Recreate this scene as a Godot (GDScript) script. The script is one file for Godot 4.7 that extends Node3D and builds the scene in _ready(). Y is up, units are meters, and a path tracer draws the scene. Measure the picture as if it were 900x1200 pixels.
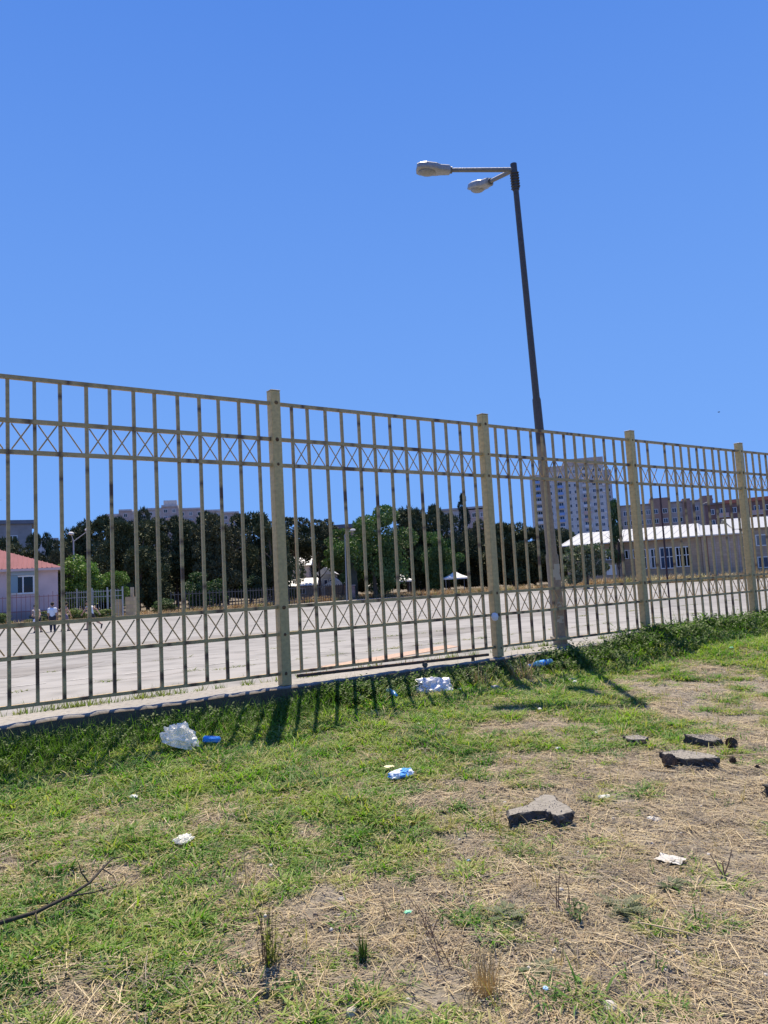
extends Node3D

# ---------------------------------------------------------------- places
const AZ := 0.9526                      # bearing of the fence line from straight ahead
const FD := 7.1832                      # distance of the fence line from the viewer
const FT := 3.7454                      # first post in view, measured along the fence from the foot of that distance
const EYE := 0.9822                     # eye height over the fence foot
var U := Vector3(sin(AZ), 0, -cos(AZ))  # along the fence
var N := Vector3(cos(AZ), 0, sin(AZ))   # from the fence to the viewer
var F0 := Vector3.ZERO
var rng := RandomNumberGenerator.new()
var nz := FastNoiseLite.new()
var nzf := FastNoiseLite.new()
var M := {}
var names := {}

func ft(t: float, n: float, y := 0.0) -> Vector3:
	return F0 + U * t + N * n + Vector3(0, y, 0)

func tn(p: Vector3) -> Vector2:
	var d := p - F0
	return Vector2(d.dot(U), d.dot(N))

func lawn_y(t: float, n: float) -> float:
	var gf := -0.27 + 0.07 * smoothstep(-0.5, 0.8, t) + 0.17 * smoothstep(3.4, 6.5, t)
	var k := smoothstep(0.0, 6.0, n)
	var y := gf * (1.0 - k) - 0.47 * k
	return y + nz.get_noise_2d(t * 28.0, n * 28.0) * 0.03 + nzf.get_noise_2d(t * 100.0, n * 100.0) * 0.02

func yard_y(n: float) -> float:         # n is negative beyond the fence
	return -0.03 - 0.42 * smoothstep(0.0, 28.0, -n)

func gpos(x: float, z: float, up := 0.0) -> Vector3:
	var q := tn(Vector3(x, 0, z))
	return Vector3(x, lawn_y(q.x, q.y) + up, z)

# ---------------------------------------------------------------- mesh helpers
class Mb:
	var v := PackedVector3Array()
	var n := PackedVector3Array()
	var c := PackedColorArray()
	func tri(a: Vector3, b: Vector3, d: Vector3, col := Color.WHITE) -> void:
		var m := (b - a).cross(d - a).normalized()
		v.append(a); v.append(d); v.append(b)
		n.append(m); n.append(m); n.append(m)
		c.append(col); c.append(col); c.append(col)
	func trin(a: Vector3, b: Vector3, d: Vector3, na: Vector3, nb: Vector3, nd: Vector3, ca: Color, cb: Color, cd: Color) -> void:
		v.append(a); v.append(d); v.append(b)
		n.append(na); n.append(nd); n.append(nb)
		c.append(ca); c.append(cd); c.append(cb)
	func quad(a: Vector3, b: Vector3, d: Vector3, e: Vector3, col := Color.WHITE) -> void:
		tri(a, b, d, col); tri(a, d, e, col)
	func box(o: Vector3, s: Vector3, col := Color.WHITE, r := Basis.IDENTITY) -> void:   # centre, size
		var h := s * 0.5
		var p: Array[Vector3] = []
		for k in 8:
			p.append(o + r * Vector3(h.x if k & 1 else -h.x, h.y if k & 2 else -h.y, h.z if k & 4 else -h.z))
		quad(p[4], p[5], p[7], p[6], col); quad(p[1], p[0], p[2], p[3], col)
		quad(p[5], p[1], p[3], p[7], col); quad(p[0], p[4], p[6], p[2], col)
		quad(p[6], p[7], p[3], p[2], col); quad(p[0], p[1], p[5], p[4], col)
	func bevel_box(o: Vector3, s: Vector3, b: float, col := Color.WHITE) -> void:
		var h := s * 0.5
		var g := h - Vector3(b, b, b)
		var f := func(sx: float, sy: float, sz: float, ax: int) -> Vector3:
			return o + Vector3(sx * (h.x if ax == 0 else g.x), sy * (h.y if ax == 1 else g.y), sz * (h.z if ax == 2 else g.z))
		for ax in 3:
			for sg in [-1.0, 1.0]:
				var q: Array[Vector3] = []
				for k in [[-1.0, -1.0], [1.0, -1.0], [1.0, 1.0], [-1.0, 1.0]]:
					var w := [0.0, 0.0, 0.0]
					w[ax] = sg; w[(ax + 1) % 3] = k[0]; w[(ax + 2) % 3] = k[1]
					q.append(f.call(w[0], w[1], w[2], ax))
				if sg > 0: quad(q[0], q[1], q[2], q[3], col)
				else: quad(q[3], q[2], q[1], q[0], col)
		for ax in 3:                        # edges along ax
			var a1 := (ax + 1) % 3
			var a2 := (ax + 2) % 3
			for s1 in [-1.0, 1.0]:
				for s2 in [-1.0, 1.0]:
					var lo := [0.0, 0.0, 0.0]; var hi := [0.0, 0.0, 0.0]
					lo[ax] = -1.0; lo[a1] = s1; lo[a2] = s2
					hi[ax] = 1.0; hi[a1] = s1; hi[a2] = s2
					var A: Vector3 = f.call(lo[0], lo[1], lo[2], a1)
					var B: Vector3 = f.call(hi[0], hi[1], hi[2], a1)
					var C: Vector3 = f.call(hi[0], hi[1], hi[2], a2)
					var D: Vector3 = f.call(lo[0], lo[1], lo[2], a2)
					if s1 * s2 > 0: quad(A, B, C, D, col)
					else: quad(D, C, B, A, col)
		for sx in [-1.0, 1.0]:
			for sy in [-1.0, 1.0]:
				for sz in [-1.0, 1.0]:
					var A: Vector3 = f.call(sx, sy, sz, 0)
					var B: Vector3 = f.call(sx, sy, sz, 1)
					var C: Vector3 = f.call(sx, sy, sz, 2)
					if sx * sy * sz > 0: tri(A, B, C, col)
					else: tri(A, C, B, col)
	func tube(pts: PackedVector3Array, rad: PackedFloat32Array, sides: int, col := Color.WHITE) -> void:
		var ring: Array = []
		var nor: Array = []
		var x := Vector3.RIGHT
		for i in pts.size():
			var d := (pts[mini(i + 1, pts.size() - 1)] - pts[maxi(i - 1, 0)]).normalized()
			if i == 0: x = d.cross(Vector3.FORWARD if absf(d.z) < 0.9 else Vector3.RIGHT).normalized()
			else: x = (x - d * x.dot(d)).normalized()
			var y := d.cross(x)
			var r := PackedVector3Array(); var m := PackedVector3Array()
			for k in sides + 1:
				var a := TAU * k / sides
				var w := x * cos(a) + y * sin(a)
				m.append(w); r.append(pts[i] + w * rad[i])
			ring.append(r); nor.append(m)
		for i in pts.size() - 1:
			for k in sides:
				var p: PackedVector3Array = ring[i]; var q: PackedVector3Array = ring[i + 1]
				var s: PackedVector3Array = nor[i]; var u: PackedVector3Array = nor[i + 1]
				trin(p[k], p[k + 1], q[k + 1], s[k], s[k + 1], u[k + 1], col, col, col)
				trin(p[k], q[k + 1], q[k], s[k], u[k + 1], u[k], col, col, col)
		var e: PackedVector3Array = ring[pts.size() - 1]
		var b: PackedVector3Array = ring[0]
		for k in sides:
			tri(pts[pts.size() - 1], e[k], e[k + 1], col)
			tri(pts[0], b[k + 1], b[k], col)
	func ball(o: Vector3, r: Vector3, nu: int, nv: int, col := Color.WHITE) -> void:
		for j in nv:
			for i in nu:
				var P := []
				var Q := []
				for k in [[i, j], [i + 1, j], [i + 1, j + 1], [i, j + 1]]:
					var a: float = TAU * k[0] / nu
					var t: float = PI * k[1] / nv
					var d := Vector3(sin(t) * cos(a), cos(t), sin(t) * sin(a))
					P.append(o + d * r); Q.append((d / r).normalized())
				trin(P[0], P[1], P[2], Q[0], Q[1], Q[2], col, col, col)
				trin(P[0], P[2], P[3], Q[0], Q[2], Q[3], col, col, col)
	func lathe(o: Vector3, prof: PackedVector2Array, sides: int, r := Basis.IDENTITY, col := Color.WHITE) -> void:   # (radius, height)
		for j in prof.size() - 1:
			var d := prof[j + 1] - prof[j]
			var nn := Vector2(d.y, -d.x).normalized()
			for k in sides:
				var a := TAU * k / sides; var b := TAU * (k + 1) / sides
				var ca := Vector3(cos(a), 0, sin(a)); var cb := Vector3(cos(b), 0, sin(b))
				var p0 := o + r * (ca * prof[j].x + Vector3(0, prof[j].y, 0)); var p1 := o + r * (cb * prof[j].x + Vector3(0, prof[j].y, 0))
				var q0 := o + r * (ca * prof[j + 1].x + Vector3(0, prof[j + 1].y, 0)); var q1 := o + r * (cb * prof[j + 1].x + Vector3(0, prof[j + 1].y, 0))
				var na := r * (ca * nn.x + Vector3(0, nn.y, 0)); var nb := r * (cb * nn.x + Vector3(0, nn.y, 0))
				trin(p0, q1, p1, na, nb, nb, col, col, col)
				trin(p0, q0, q1, na, na, nb, col, col, col)
	func add_to(am: ArrayMesh, mat: Material) -> void:
		var a := []
		a.resize(Mesh.ARRAY_MAX)
		a[Mesh.ARRAY_VERTEX] = v; a[Mesh.ARRAY_NORMAL] = n; a[Mesh.ARRAY_COLOR] = c
		am.add_surface_from_arrays(Mesh.PRIMITIVE_TRIANGLES, a)
		am.surface_set_material(am.get_surface_count() - 1, mat)
	func mesh(mat: Material) -> ArrayMesh:
		var am := ArrayMesh.new()
		add_to(am, mat)
		return am

func numbered(called: String) -> String:
	if not names.has(called):
		names[called] = 0
		return called
	names[called] += 1
	return "%s_%03d" % [called, names[called]]

func put(called: String, mesh: Mesh, parent: Node = null, at := Vector3.ZERO, turn := 0.0) -> MeshInstance3D:
	var o := MeshInstance3D.new()
	o.mesh = mesh
	o.name = numbered(called) if parent == null else called
	(self if parent == null else parent).add_child(o, true)
	o.position = at
	o.rotation.y = turn
	return o

func thing(called: String, label: String, category: String, at := Vector3.ZERO, turn := 0.0, group := "") -> Node3D:
	var o := Node3D.new()
	o.name = numbered(called)
	add_child(o, true)
	o.position = at
	o.rotation.y = turn
	return tag(o, label, category, group)

func tag(o: Node3D, label: String, category: String, group := "") -> Node3D:
	o.set_meta("label", label)
	o.set_meta("category", category)
	if group != "": o.set_meta("group", group)
	return o

func struct(called: String, mesh: Mesh, label: String, at := Vector3.ZERO, turn := 0.0) -> MeshInstance3D:
	var o := put(called, mesh, null, at, turn)
	o.set_meta("kind", "structure")
	o.set_meta("label", label)
	return o

func scatter(called: String, mesh: Mesh, xf: Array, cols: Array, parent: Node = null) -> MultiMeshInstance3D:
	var mm := MultiMesh.new()
	mm.transform_format = MultiMesh.TRANSFORM_3D
	mm.use_colors = true
	mm.mesh = mesh
	mm.instance_count = xf.size()
	for i in xf.size():
		mm.set_instance_transform(i, xf[i])
		mm.set_instance_color(i, cols[i])
	var o := MultiMeshInstance3D.new()
	o.multimesh = mm
	o.name = called if parent else numbered(called)
	o.set_meta("kind", "stuff")
	(parent if parent else self).add_child(o, true)
	return o

# ---------------------------------------------------------------- materials
func lin(r: float, g: float, b: float) -> Color:          # a linear base colour as the sRGB value that materials want
	return Color(r, g, b).linear_to_srgb()

func mat(col: Color, rough := 0.9, metal := 0.0) -> StandardMaterial3D:
	var m := StandardMaterial3D.new()
	m.albedo_color = col
	m.roughness = rough
	m.metallic = metal
	return m

func vmat(rough := 0.9, back := Color.BLACK) -> StandardMaterial3D:
	var m := mat(Color.WHITE, rough)
	m.vertex_color_use_as_albedo = true
	if back != Color.BLACK:
		m.backlight_enabled = true
		m.backlight = back
		m.cull_mode = BaseMaterial3D.CULL_DISABLED
	return m

func ntex(sd: int, freq: float, stops: Array, size := 512, oct := 5, normal := false, bump := 4.0) -> NoiseTexture2D:
	var f := FastNoiseLite.new()
	f.seed = sd
	f.noise_type = FastNoiseLite.TYPE_SIMPLEX_SMOOTH
	f.frequency = freq
	f.fractal_octaves = oct
	var t := NoiseTexture2D.new()
	t.width = size; t.height = size
	t.seamless = true
	t.noise = f
	if normal:
		t.as_normal_map = true
		t.bump_strength = bump
	elif stops.size() > 0:
		var g := Gradient.new()
		var off := PackedFloat32Array(); var col := PackedColorArray()
		for s in stops:
			off.append(s[0]); col.append(s[1])
		g.offsets = off; g.colors = col
		t.color_ramp = g
	return t

func tri_mat(tex: Texture2D, metres: float, rough := 0.9, nrm: Texture2D = null, nscale := 1.0, vc := false) -> StandardMaterial3D:
	var m := mat(Color.WHITE, rough)
	m.albedo_texture = tex
	m.uv1_triplanar = true
	m.uv1_world_triplanar = true
	m.uv1_scale = Vector3.ONE / metres
	m.vertex_color_use_as_albedo = vc
	if nrm:
		m.normal_enabled = true
		m.normal_texture = nrm
		m.normal_scale = nscale
	return m

func rel(k: float) -> Color:            # relative tone for textures multiplied with vertex colours
	return lin(k, k, k)

func materials() -> void:
	var grain := ntex(11, 0.02, [[0.0, rel(0.62)], [0.45, rel(0.86)], [0.6, rel(0.95)], [1.0, rel(1.0)]], 512, 6)
	var grain_n := ntex(12, 0.03, [], 512, 5, true, 6.0)
	M.grain = grain
	M.grain_n = grain_n
	M.leaf = vmat(0.6, Color(0.85, 1.0, 0.55))
	M.straw = vmat(0.6, Color(0.5, 0.48, 0.4))
	M.needle = vmat(0.75, Color(0.12, 0.14, 0.08))
	M.tree_leaf = vmat(0.7, Color(0.45, 0.6, 0.25))
	M.paint = tri_mat(grain, 0.6, 0.55, grain_n, 0.25, true)
	M.plain = vmat(0.8)
	M.rough = tri_mat(grain, 0.5, 0.95, grain_n, 0.8, true)
	M.soil = tri_mat(ntex(13, 0.03, [[0.0, rel(0.45)], [0.4, rel(0.78)], [0.55, rel(0.92)], [0.75, rel(1.0)], [1.0, rel(1.0)]], 1024, 7), 0.9, 1.0, ntex(14, 0.06, [], 512, 5, true, 10.0), 1.0, true)
	M.concrete = tri_mat(ntex(15, 0.02, [[0.0, rel(0.55)], [0.35, rel(0.8)], [0.55, rel(0.92)], [1.0, rel(1.0)]], 1024, 7), 1.3, 0.95, grain_n, 0.7, true)
	M.yard = tri_mat(ntex(16, 0.008, [[0.0, rel(0.55)], [0.3, rel(0.80)], [0.5, rel(0.92)], [0.75, rel(1.0)], [1.0, rel(1.0)]], 1024, 8), 7.0, 0.9, grain_n, 0.25, true)
	M.wall = tri_mat(ntex(17, 0.012, [[0.0, rel(0.7)], [0.4, rel(0.88)], [0.6, rel(0.96)], [1.0, rel(1.0)]], 512, 6), 9.0, 0.9, null, 1.0, true)
	M.stone = tri_mat(stone_tex(), 4.0, 0.95, null, 1.0, true)
	M.bark = tri_mat(grain, 1.2, 0.95, grain_n, 1.0, true)
	M.glass_dark = mat(Color(0.05, 0.07, 0.09), 0.08)
	M.glass_blue = mat(Color(0.16, 0.23, 0.34), 0.1)
	M.glass_pale = mat(Color(0.42, 0.45, 0.48), 0.2)
	M.frame_white = mat(Color(0.82, 0.83, 0.84), 0.5)
	M.metal_roof = tri_mat(grain, 3.0, 0.45, null, 1.0, true)
	M.lamp_shell = tri_mat(grain, 0.4, 0.35, null, 1.0, true)
	M.iron = tri_mat(grain, 0.7, 0.5, grain_n, 0.4, true)
	var film := mat(Color(0.95, 0.94, 0.9, 0.6), 0.16)
	film.transparency = BaseMaterial3D.TRANSPARENCY_ALPHA
	film.backlight_enabled = true
	film.backlight = Color(0.6, 0.6, 0.6)
	film.cull_mode = BaseMaterial3D.CULL_DISABLED
	M.film = film
	var bag := mat(Color(0.9, 0.9, 0.93), 0.35)
	bag.backlight_enabled = true
	bag.backlight = Color(0.7, 0.7, 0.72)
	bag.cull_mode = BaseMaterial3D.CULL_DISABLED
	M.bag = bag
	var pet := mat(Color(0.5, 0.75, 0.95, 0.45), 0.08)
	pet.transparency = BaseMaterial3D.TRANSPARENCY_ALPHA
	pet.cull_mode = BaseMaterial3D.CULL_DISABLED
	M.pet = pet
	M.blue = mat(Color(0.22, 0.58, 0.92), 0.4)
	M.pale_blue = mat(Color(0.6, 0.76, 0.92), 0.4)
	M.paper = mat(Color(0.85, 0.85, 0.83), 0.8)
	M.old_paper = tri_mat(M.grain, 0.12, 0.85, M.grain_n, 0.5)
	M.old_paper.albedo_color = lin(0.5, 0.49, 0.46)
	M.yellow_paper = mat(Color(0.86, 0.83, 0.68), 0.8)
	M.mint = mat(Color(0.55, 0.85, 0.68), 0.6)

func stone_tex() -> ImageTexture:       # the sawn stone courses of the far school wall, too small to tell apart
	var im := Image.create(256, 256, false, Image.FORMAT_RGB8)
	var r := RandomNumberGenerator.new()
	r.seed = 5
	im.fill(rel(0.62))
	for row in 16:
		var x := -(row % 2) * 13
		while x < 256:
			var k := r.randf_range(0.78, 1.0)
			im.fill_rect(Rect2i(x + 1, row * 16 + 1, 25, 15), lin(k, k * r.randf_range(0.95, 1.0), k * r.randf_range(0.9, 1.0)))
			x += 26
	return ImageTexture.create_from_image(im)

# ---------------------------------------------------------------- start
func _ready() -> void:
	rng.seed = 20240611
	nz.seed = 3; nz.frequency = 0.02; nz.fractal_octaves = 3
	nzf.seed = 4; nzf.frequency = 0.06; nzf.fractal_octaves = 3
	F0 = Vector3(-cos(AZ), 0, -sin(AZ)) * FD + U * FT

	var cam := Camera3D.new()
	cam.name = "camera"
	cam.fov = 67.38
	cam.near = 0.05
	cam.far = 3000.0
	add_child(cam)
	cam.position = Vector3(0, EYE, 0)
	cam.basis = Basis(Vector3.RIGHT, 0.0932) * Basis(Vector3(0, 0, 1), -0.0534)
	cam.current = true

	var env := Environment.new()
	var sky := Sky.new()
	var ps := ProceduralSkyMaterial.new()
	ps.sky_top_color = Color(0.144, 0.339, 0.674)
	ps.sky_horizon_color = Color(0.396, 0.562, 0.798)
	ps.sky_curve = 0.6
	ps.ground_bottom_color = Color(0.36, 0.33, 0.28)
	ps.ground_horizon_color = Color(0.45, 0.45, 0.45)
	ps.sun_angle_max = 4.0
	ps.sky_energy_multiplier = 1.0
	sky.sky_material = ps
	env.sky = sky
	env.background_mode = Environment.BG_SKY
	env.ambient_light_source = Environment.AMBIENT_SOURCE_SKY
	env.tonemap_mode = Environment.TONE_MAPPER_LINEAR
	env.tonemap_exposure = 1.65
	env.sdfgi_enabled = true
	env.ssao_enabled = true
	env.ssil_enabled = true
	var we := WorldEnvironment.new()
	we.name = "world_environment"
	we.environment = env
	add_child(we)

	var sun := DirectionalLight3D.new()
	sun.name = "sun"
	sun.light_energy = 1.6
	sun.light_color = Color(1.0, 0.94, 0.83)
	sun.light_angular_distance = 0.5
	sun.shadow_enabled = true
	add_child(sun)
	var el := deg_to_rad(65.0)
	var sa := deg_to_rad(-3.0)
	var to_sun := Vector3(sin(sa) * cos(el), sin(el), -cos(sa) * cos(el))
	sun.basis = Basis.looking_at(-to_sun, Vector3.UP)

	materials()
	make_mask()
	lawn()
	yard()
	curb()
	fence()
	lamp_post()
	far_buildings()
	school()
	left_side()
	middle_buildings()
	trees()
	far_lamps()
	people()
	grass()
	plants()
	rubble()
	litter()
	bird()

# ---------------------------------------------------------------- lawn
# how green and how bare the lawn is at places (x, z, green, bare)
const SPOTS := [-2.92, -6.05, 1, 0, -2.47, -6.24, 1, 0, -1.69, -5.87, 1, 0, -1.27, -6.33, 1, 0, -0.81, -7.21, 1, 0, -0.26, -7.32, 1, 0, 0.29, -7.16, 0.95, 0, 0.79, -7.47, 0.8, 0, 1.35, -7.83, 0.9, 0, 0.94, -8.66, 0.3, 0.2, 2.27, -8.7, 0.95, 0, 2.98, -9.11, 0.6, 0.2, 2.66, -10.54, 1, 0, 3.91, -10.47, 0.95, 0, 5.05, -10.94, 1, 0, 4.25, -9.48, 0.75, 0.1, 3.17, -8.56, 0.2, 0.7, 3.68, -8.68, 0.35, 0.5, 2.59, -7.71, 0.5, 0.2, 1.96, -7.01, 0.9, 0, 1.51, -7.4, 0.9, 0, 1.22, -6.39, 0.35, 0.5, 0.91, -6.21, 0.5, 0.2, 0.66, -6.37, 0.65, 0.1, 1.57, -6.43, 0.85, 0, 2.01, -6.69, 0.8, 0, 2.36, -6.67, 0.5, 0.3, 3.15, -7.29, 0.15, 0.5, 3.0, -6.64, 0.1, 0.4, 2.09, -6.13, 0.25, 0.2, 2.61, -6.1, 0.1, 0.3, 2.42, -5.43, 0.05, 0.3, 0.21, -5.67, 0.8, 0, -0.29, -5.96, 0.95, 0, -0.82, -5.56, 0.95, 0, -1.34, -5.22, 0.95, 0, -1.92, -5.27, 0.9, 0, -2.37, -5.13, 0.9, 0, -1.95, -4.43, 0.55, 0.1, -2.01, -4.25, 0.4, 0.2, -1.54, -4.34, 0.75, 0, -1.53, -3.95, 0.4, 0.2, -1.13, -4.19, 1, 0, -0.81, -4.42, 0.9, 0, -0.46, -4.82, 0.85, 0, -0.15, -4.95, 0.7, 0.1, 0.06, -4.78, 0.4, 0.2, 0.56, -5.52, 0.4, 0.2, 0.92, -5.56, 0.3, 0.2, 1.36, -5.4, 0.3, 0.1, 1.7, -5.37, 0.1, 0.2, 0.36, -4.76, 0.3, 0.2, 0.42, -4.34, 0.45, 0.1, 0.12, -4.01, 0.6, 0.1, 0.54, -4.2, 0.7, 0, 0.69, -4.08, 0.3, 0.1, 0.29, -3.94, 0.6, 0, 1.13, -4.55, 0.05, 0.3, 1.5, -4.5, 0.02, 0.3, 1.87, -4.47, 0.02, 0.2, 0.99, -4.05, 0.1, 0.1, 1.14, -3.73, 0.1, 0.1, 1.44, -3.6, 0.05, 0.4, 1.73, -3.87, 0.05, 0.2, 0.72, -3.33, 0.25, 0, 0.48, -3.59, 0.2, 0.1, 0.95, -3.39, 0.2, 0, 0.53, -3.06, 0.1, 0.1, 0.67, -2.87, 0.1, 0.1, 0.33, -2.69, 0.1, 0.3, 1.11, -3.22, 0.1, 0.1, 1.21, -3.08, 0.12, 0, 1.12, -2.68, 0.2, 0, 1.05, -2.84, 0.1, 0, 0.79, -2.7, 0.1, 0.2, -1.72, -3.64, 0.75, 0, -1.45, -3.62, 0.7, 0, -1.16, -3.69, 0.7, 0, -1.15, -3.23, 0.9, 0, -1.41, -3.11, 0.9, 0, -1.35, -2.78, 0.4, 0.1, -1.14, -2.77, 0.35, 0.2, -0.91, -2.86, 0.9, 0, -0.7, -2.75, 0.9, 0, -0.95, -3.22, 0.8, 0, -0.78, -3.43, 0.35, 0.1, -0.62, -3.14, 0.4, 0.1, -0.92, -3.86, 0.5, 0.1, -0.59, -3.85, 0.6, 0.1, -0.4, -3.61, 0.1, 0.8, -0.49, -3.7, 0.2, 0.5, -0.31, -4.03, 0.25, 0.3, -0.13, -3.72, 0.15, 0.2, -0.2, -3.39, 0.35, 0, -0.4, -3.19, 0.25, 0.1, -0.45, -2.84, 0.5, 0, -0.52, -2.74, 0.6, 0, -0.25, -2.93, 0.2, 0.1, -0.09, -2.76, 0.1, 0.2, -0.12, -3.04, 0.25, 0, 0.11, -3.16, 0.1, 0.1, 0.17, -2.75, 0.15, 0.2, 0.1, -3.53, 0.1, 0.1, 0.28, -3.21, 0.1, 0.2, 2.81, -8.63, 0.15, 0.7, 3.42, -8.51, 0.1, 0.8, 3.16, -7.67, 0.15, 0.6, 3.66, -7.95, 0.15, 0.6, 2.74, -7.47, 0.2, 0.5, 2.75, -8.05, 0.2, 0.6, 2.92, -6.79, 0.1, 0.5, 2.45, -8.68, 0.6, 0.1, 1.26, -6.59, 0.3, 0.5, 0.95, -6.46, 0.3, 0.4]
const MT0 := -6.0
const MN0 := -0.2
const MS := 0.1
const MW := 210
const MH := 100
var green := PackedFloat32Array()
var bare := PackedFloat32Array()

func make_mask() -> void:
	green.resize(MW * MH)
	bare.resize(MW * MH)
	var st := PackedVector2Array()
	for k in SPOTS.size() / 4:
		st.append(tn(Vector3(SPOTS[4 * k], 0, SPOTS[4 * k + 1])))
	for j in MH:
		for i in MW:
			var q := Vector2(MT0 + i * MS, MN0 + j * MS)
			var sw := 1e-6; var sg := 0.0; var sb := 0.0
			for k in st.size():
				var d := q.distance_squared_to(st[k]) + 0.01
				var w := 1.0 / (d * d)
				sw += w
				sg += w * SPOTS[4 * k + 2]
				sb += w * SPOTS[4 * k + 3]
			green[j * MW + i] = sg / sw
			bare[j * MW + i] = sb / sw

func sample(a: PackedFloat32Array, t: float, n: float) -> float:
	var x := clampf((t - MT0) / MS, 0.0, MW - 1.01)
	var y := clampf((n - MN0) / MS, 0.0, MH - 1.01)
	var i := int(x); var j := int(y)
	x -= i; y -= j
	var k := j * MW + i
	return lerpf(lerpf(a[k], a[k + 1], x), lerpf(a[k + MW], a[k + MW + 1], x), y)

func green_at(t: float, n: float) -> float:
	return clampf(sample(green, t, n) + nz.get_noise_2d(t * 60.0 + 300.0, n * 60.0) * 0.75 + nzf.get_noise_2d(t * 60.0, n * 60.0 + 90.0) * 0.6 + nzf.get_noise_2d(t * 170.0 + 33.0, n * 170.0) * 0.55 - 0.11, 0.0, 1.0)

func bare_at(t: float, n: float) -> float:
	return clampf(sample(bare, t, n) + nz.get_noise_2d(t * 55.0 + 800.0, n * 55.0) * 0.5, 0.0, 1.0)

func lawn() -> void:
	var ts := PackedFloat32Array([-500, -150, -60, -30, -16, -10])
	var k := -6.0
	while k < 13.0:
		ts.append(k); k += 0.05
	ts.append_array(PackedFloat32Array([13.2, 14, 16, 20, 30, 60, 150, 500]))
	var ns := PackedFloat32Array()
	k = 0.04
	while k < 7.6:
		ns.append(k); k += 0.05
	ns.append_array(PackedFloat32Array([8, 9, 11, 15, 24, 50, 120, 500]))
	var mb := Mb.new()
	var pos := PackedVector3Array(); var col := PackedColorArray(); var nor := PackedVector3Array()
	var w := ts.size()
	for n in ns:
		for t in ts:
			pos.append(ft(t, n, lawn_y(t, n)))
			var g := green_at(t, n); var b := bare_at(t, n)
			var c := Color(0.185, 0.158, 0.115).lerp(Color(0.27, 0.24, 0.2), b)
			c = c.lerp(Color(0.12, 0.11, 0.055), g * 0.75)
			col.append(c)
	for j in ns.size():
		for i in w:
			var a := pos[j * w + maxi(i - 1, 0)]; var b := pos[j * w + mini(i + 1, w - 1)]
			var c := pos[maxi(j - 1, 0) * w + i]; var d := pos[mini(j + 1, ns.size() - 1) * w + i]
			nor.append((d - c).cross(b - a).normalized())
	for j in ns.size() - 1:
		for i in w - 1:
			var a := j * w + i
			var b := a + 1; var c := a + w + 1; var d := a + w
			mb.trin(pos[a], pos[d], pos[c], nor[a], nor[d], nor[c], col[a], col[d], col[c])
			mb.trin(pos[a], pos[c], pos[b], nor[a], nor[c], nor[b], col[a], col[c], col[b])
	struct("ground", mb.mesh(M.soil), "rough ground with dry soil and worn lawn in front of the fence")

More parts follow.
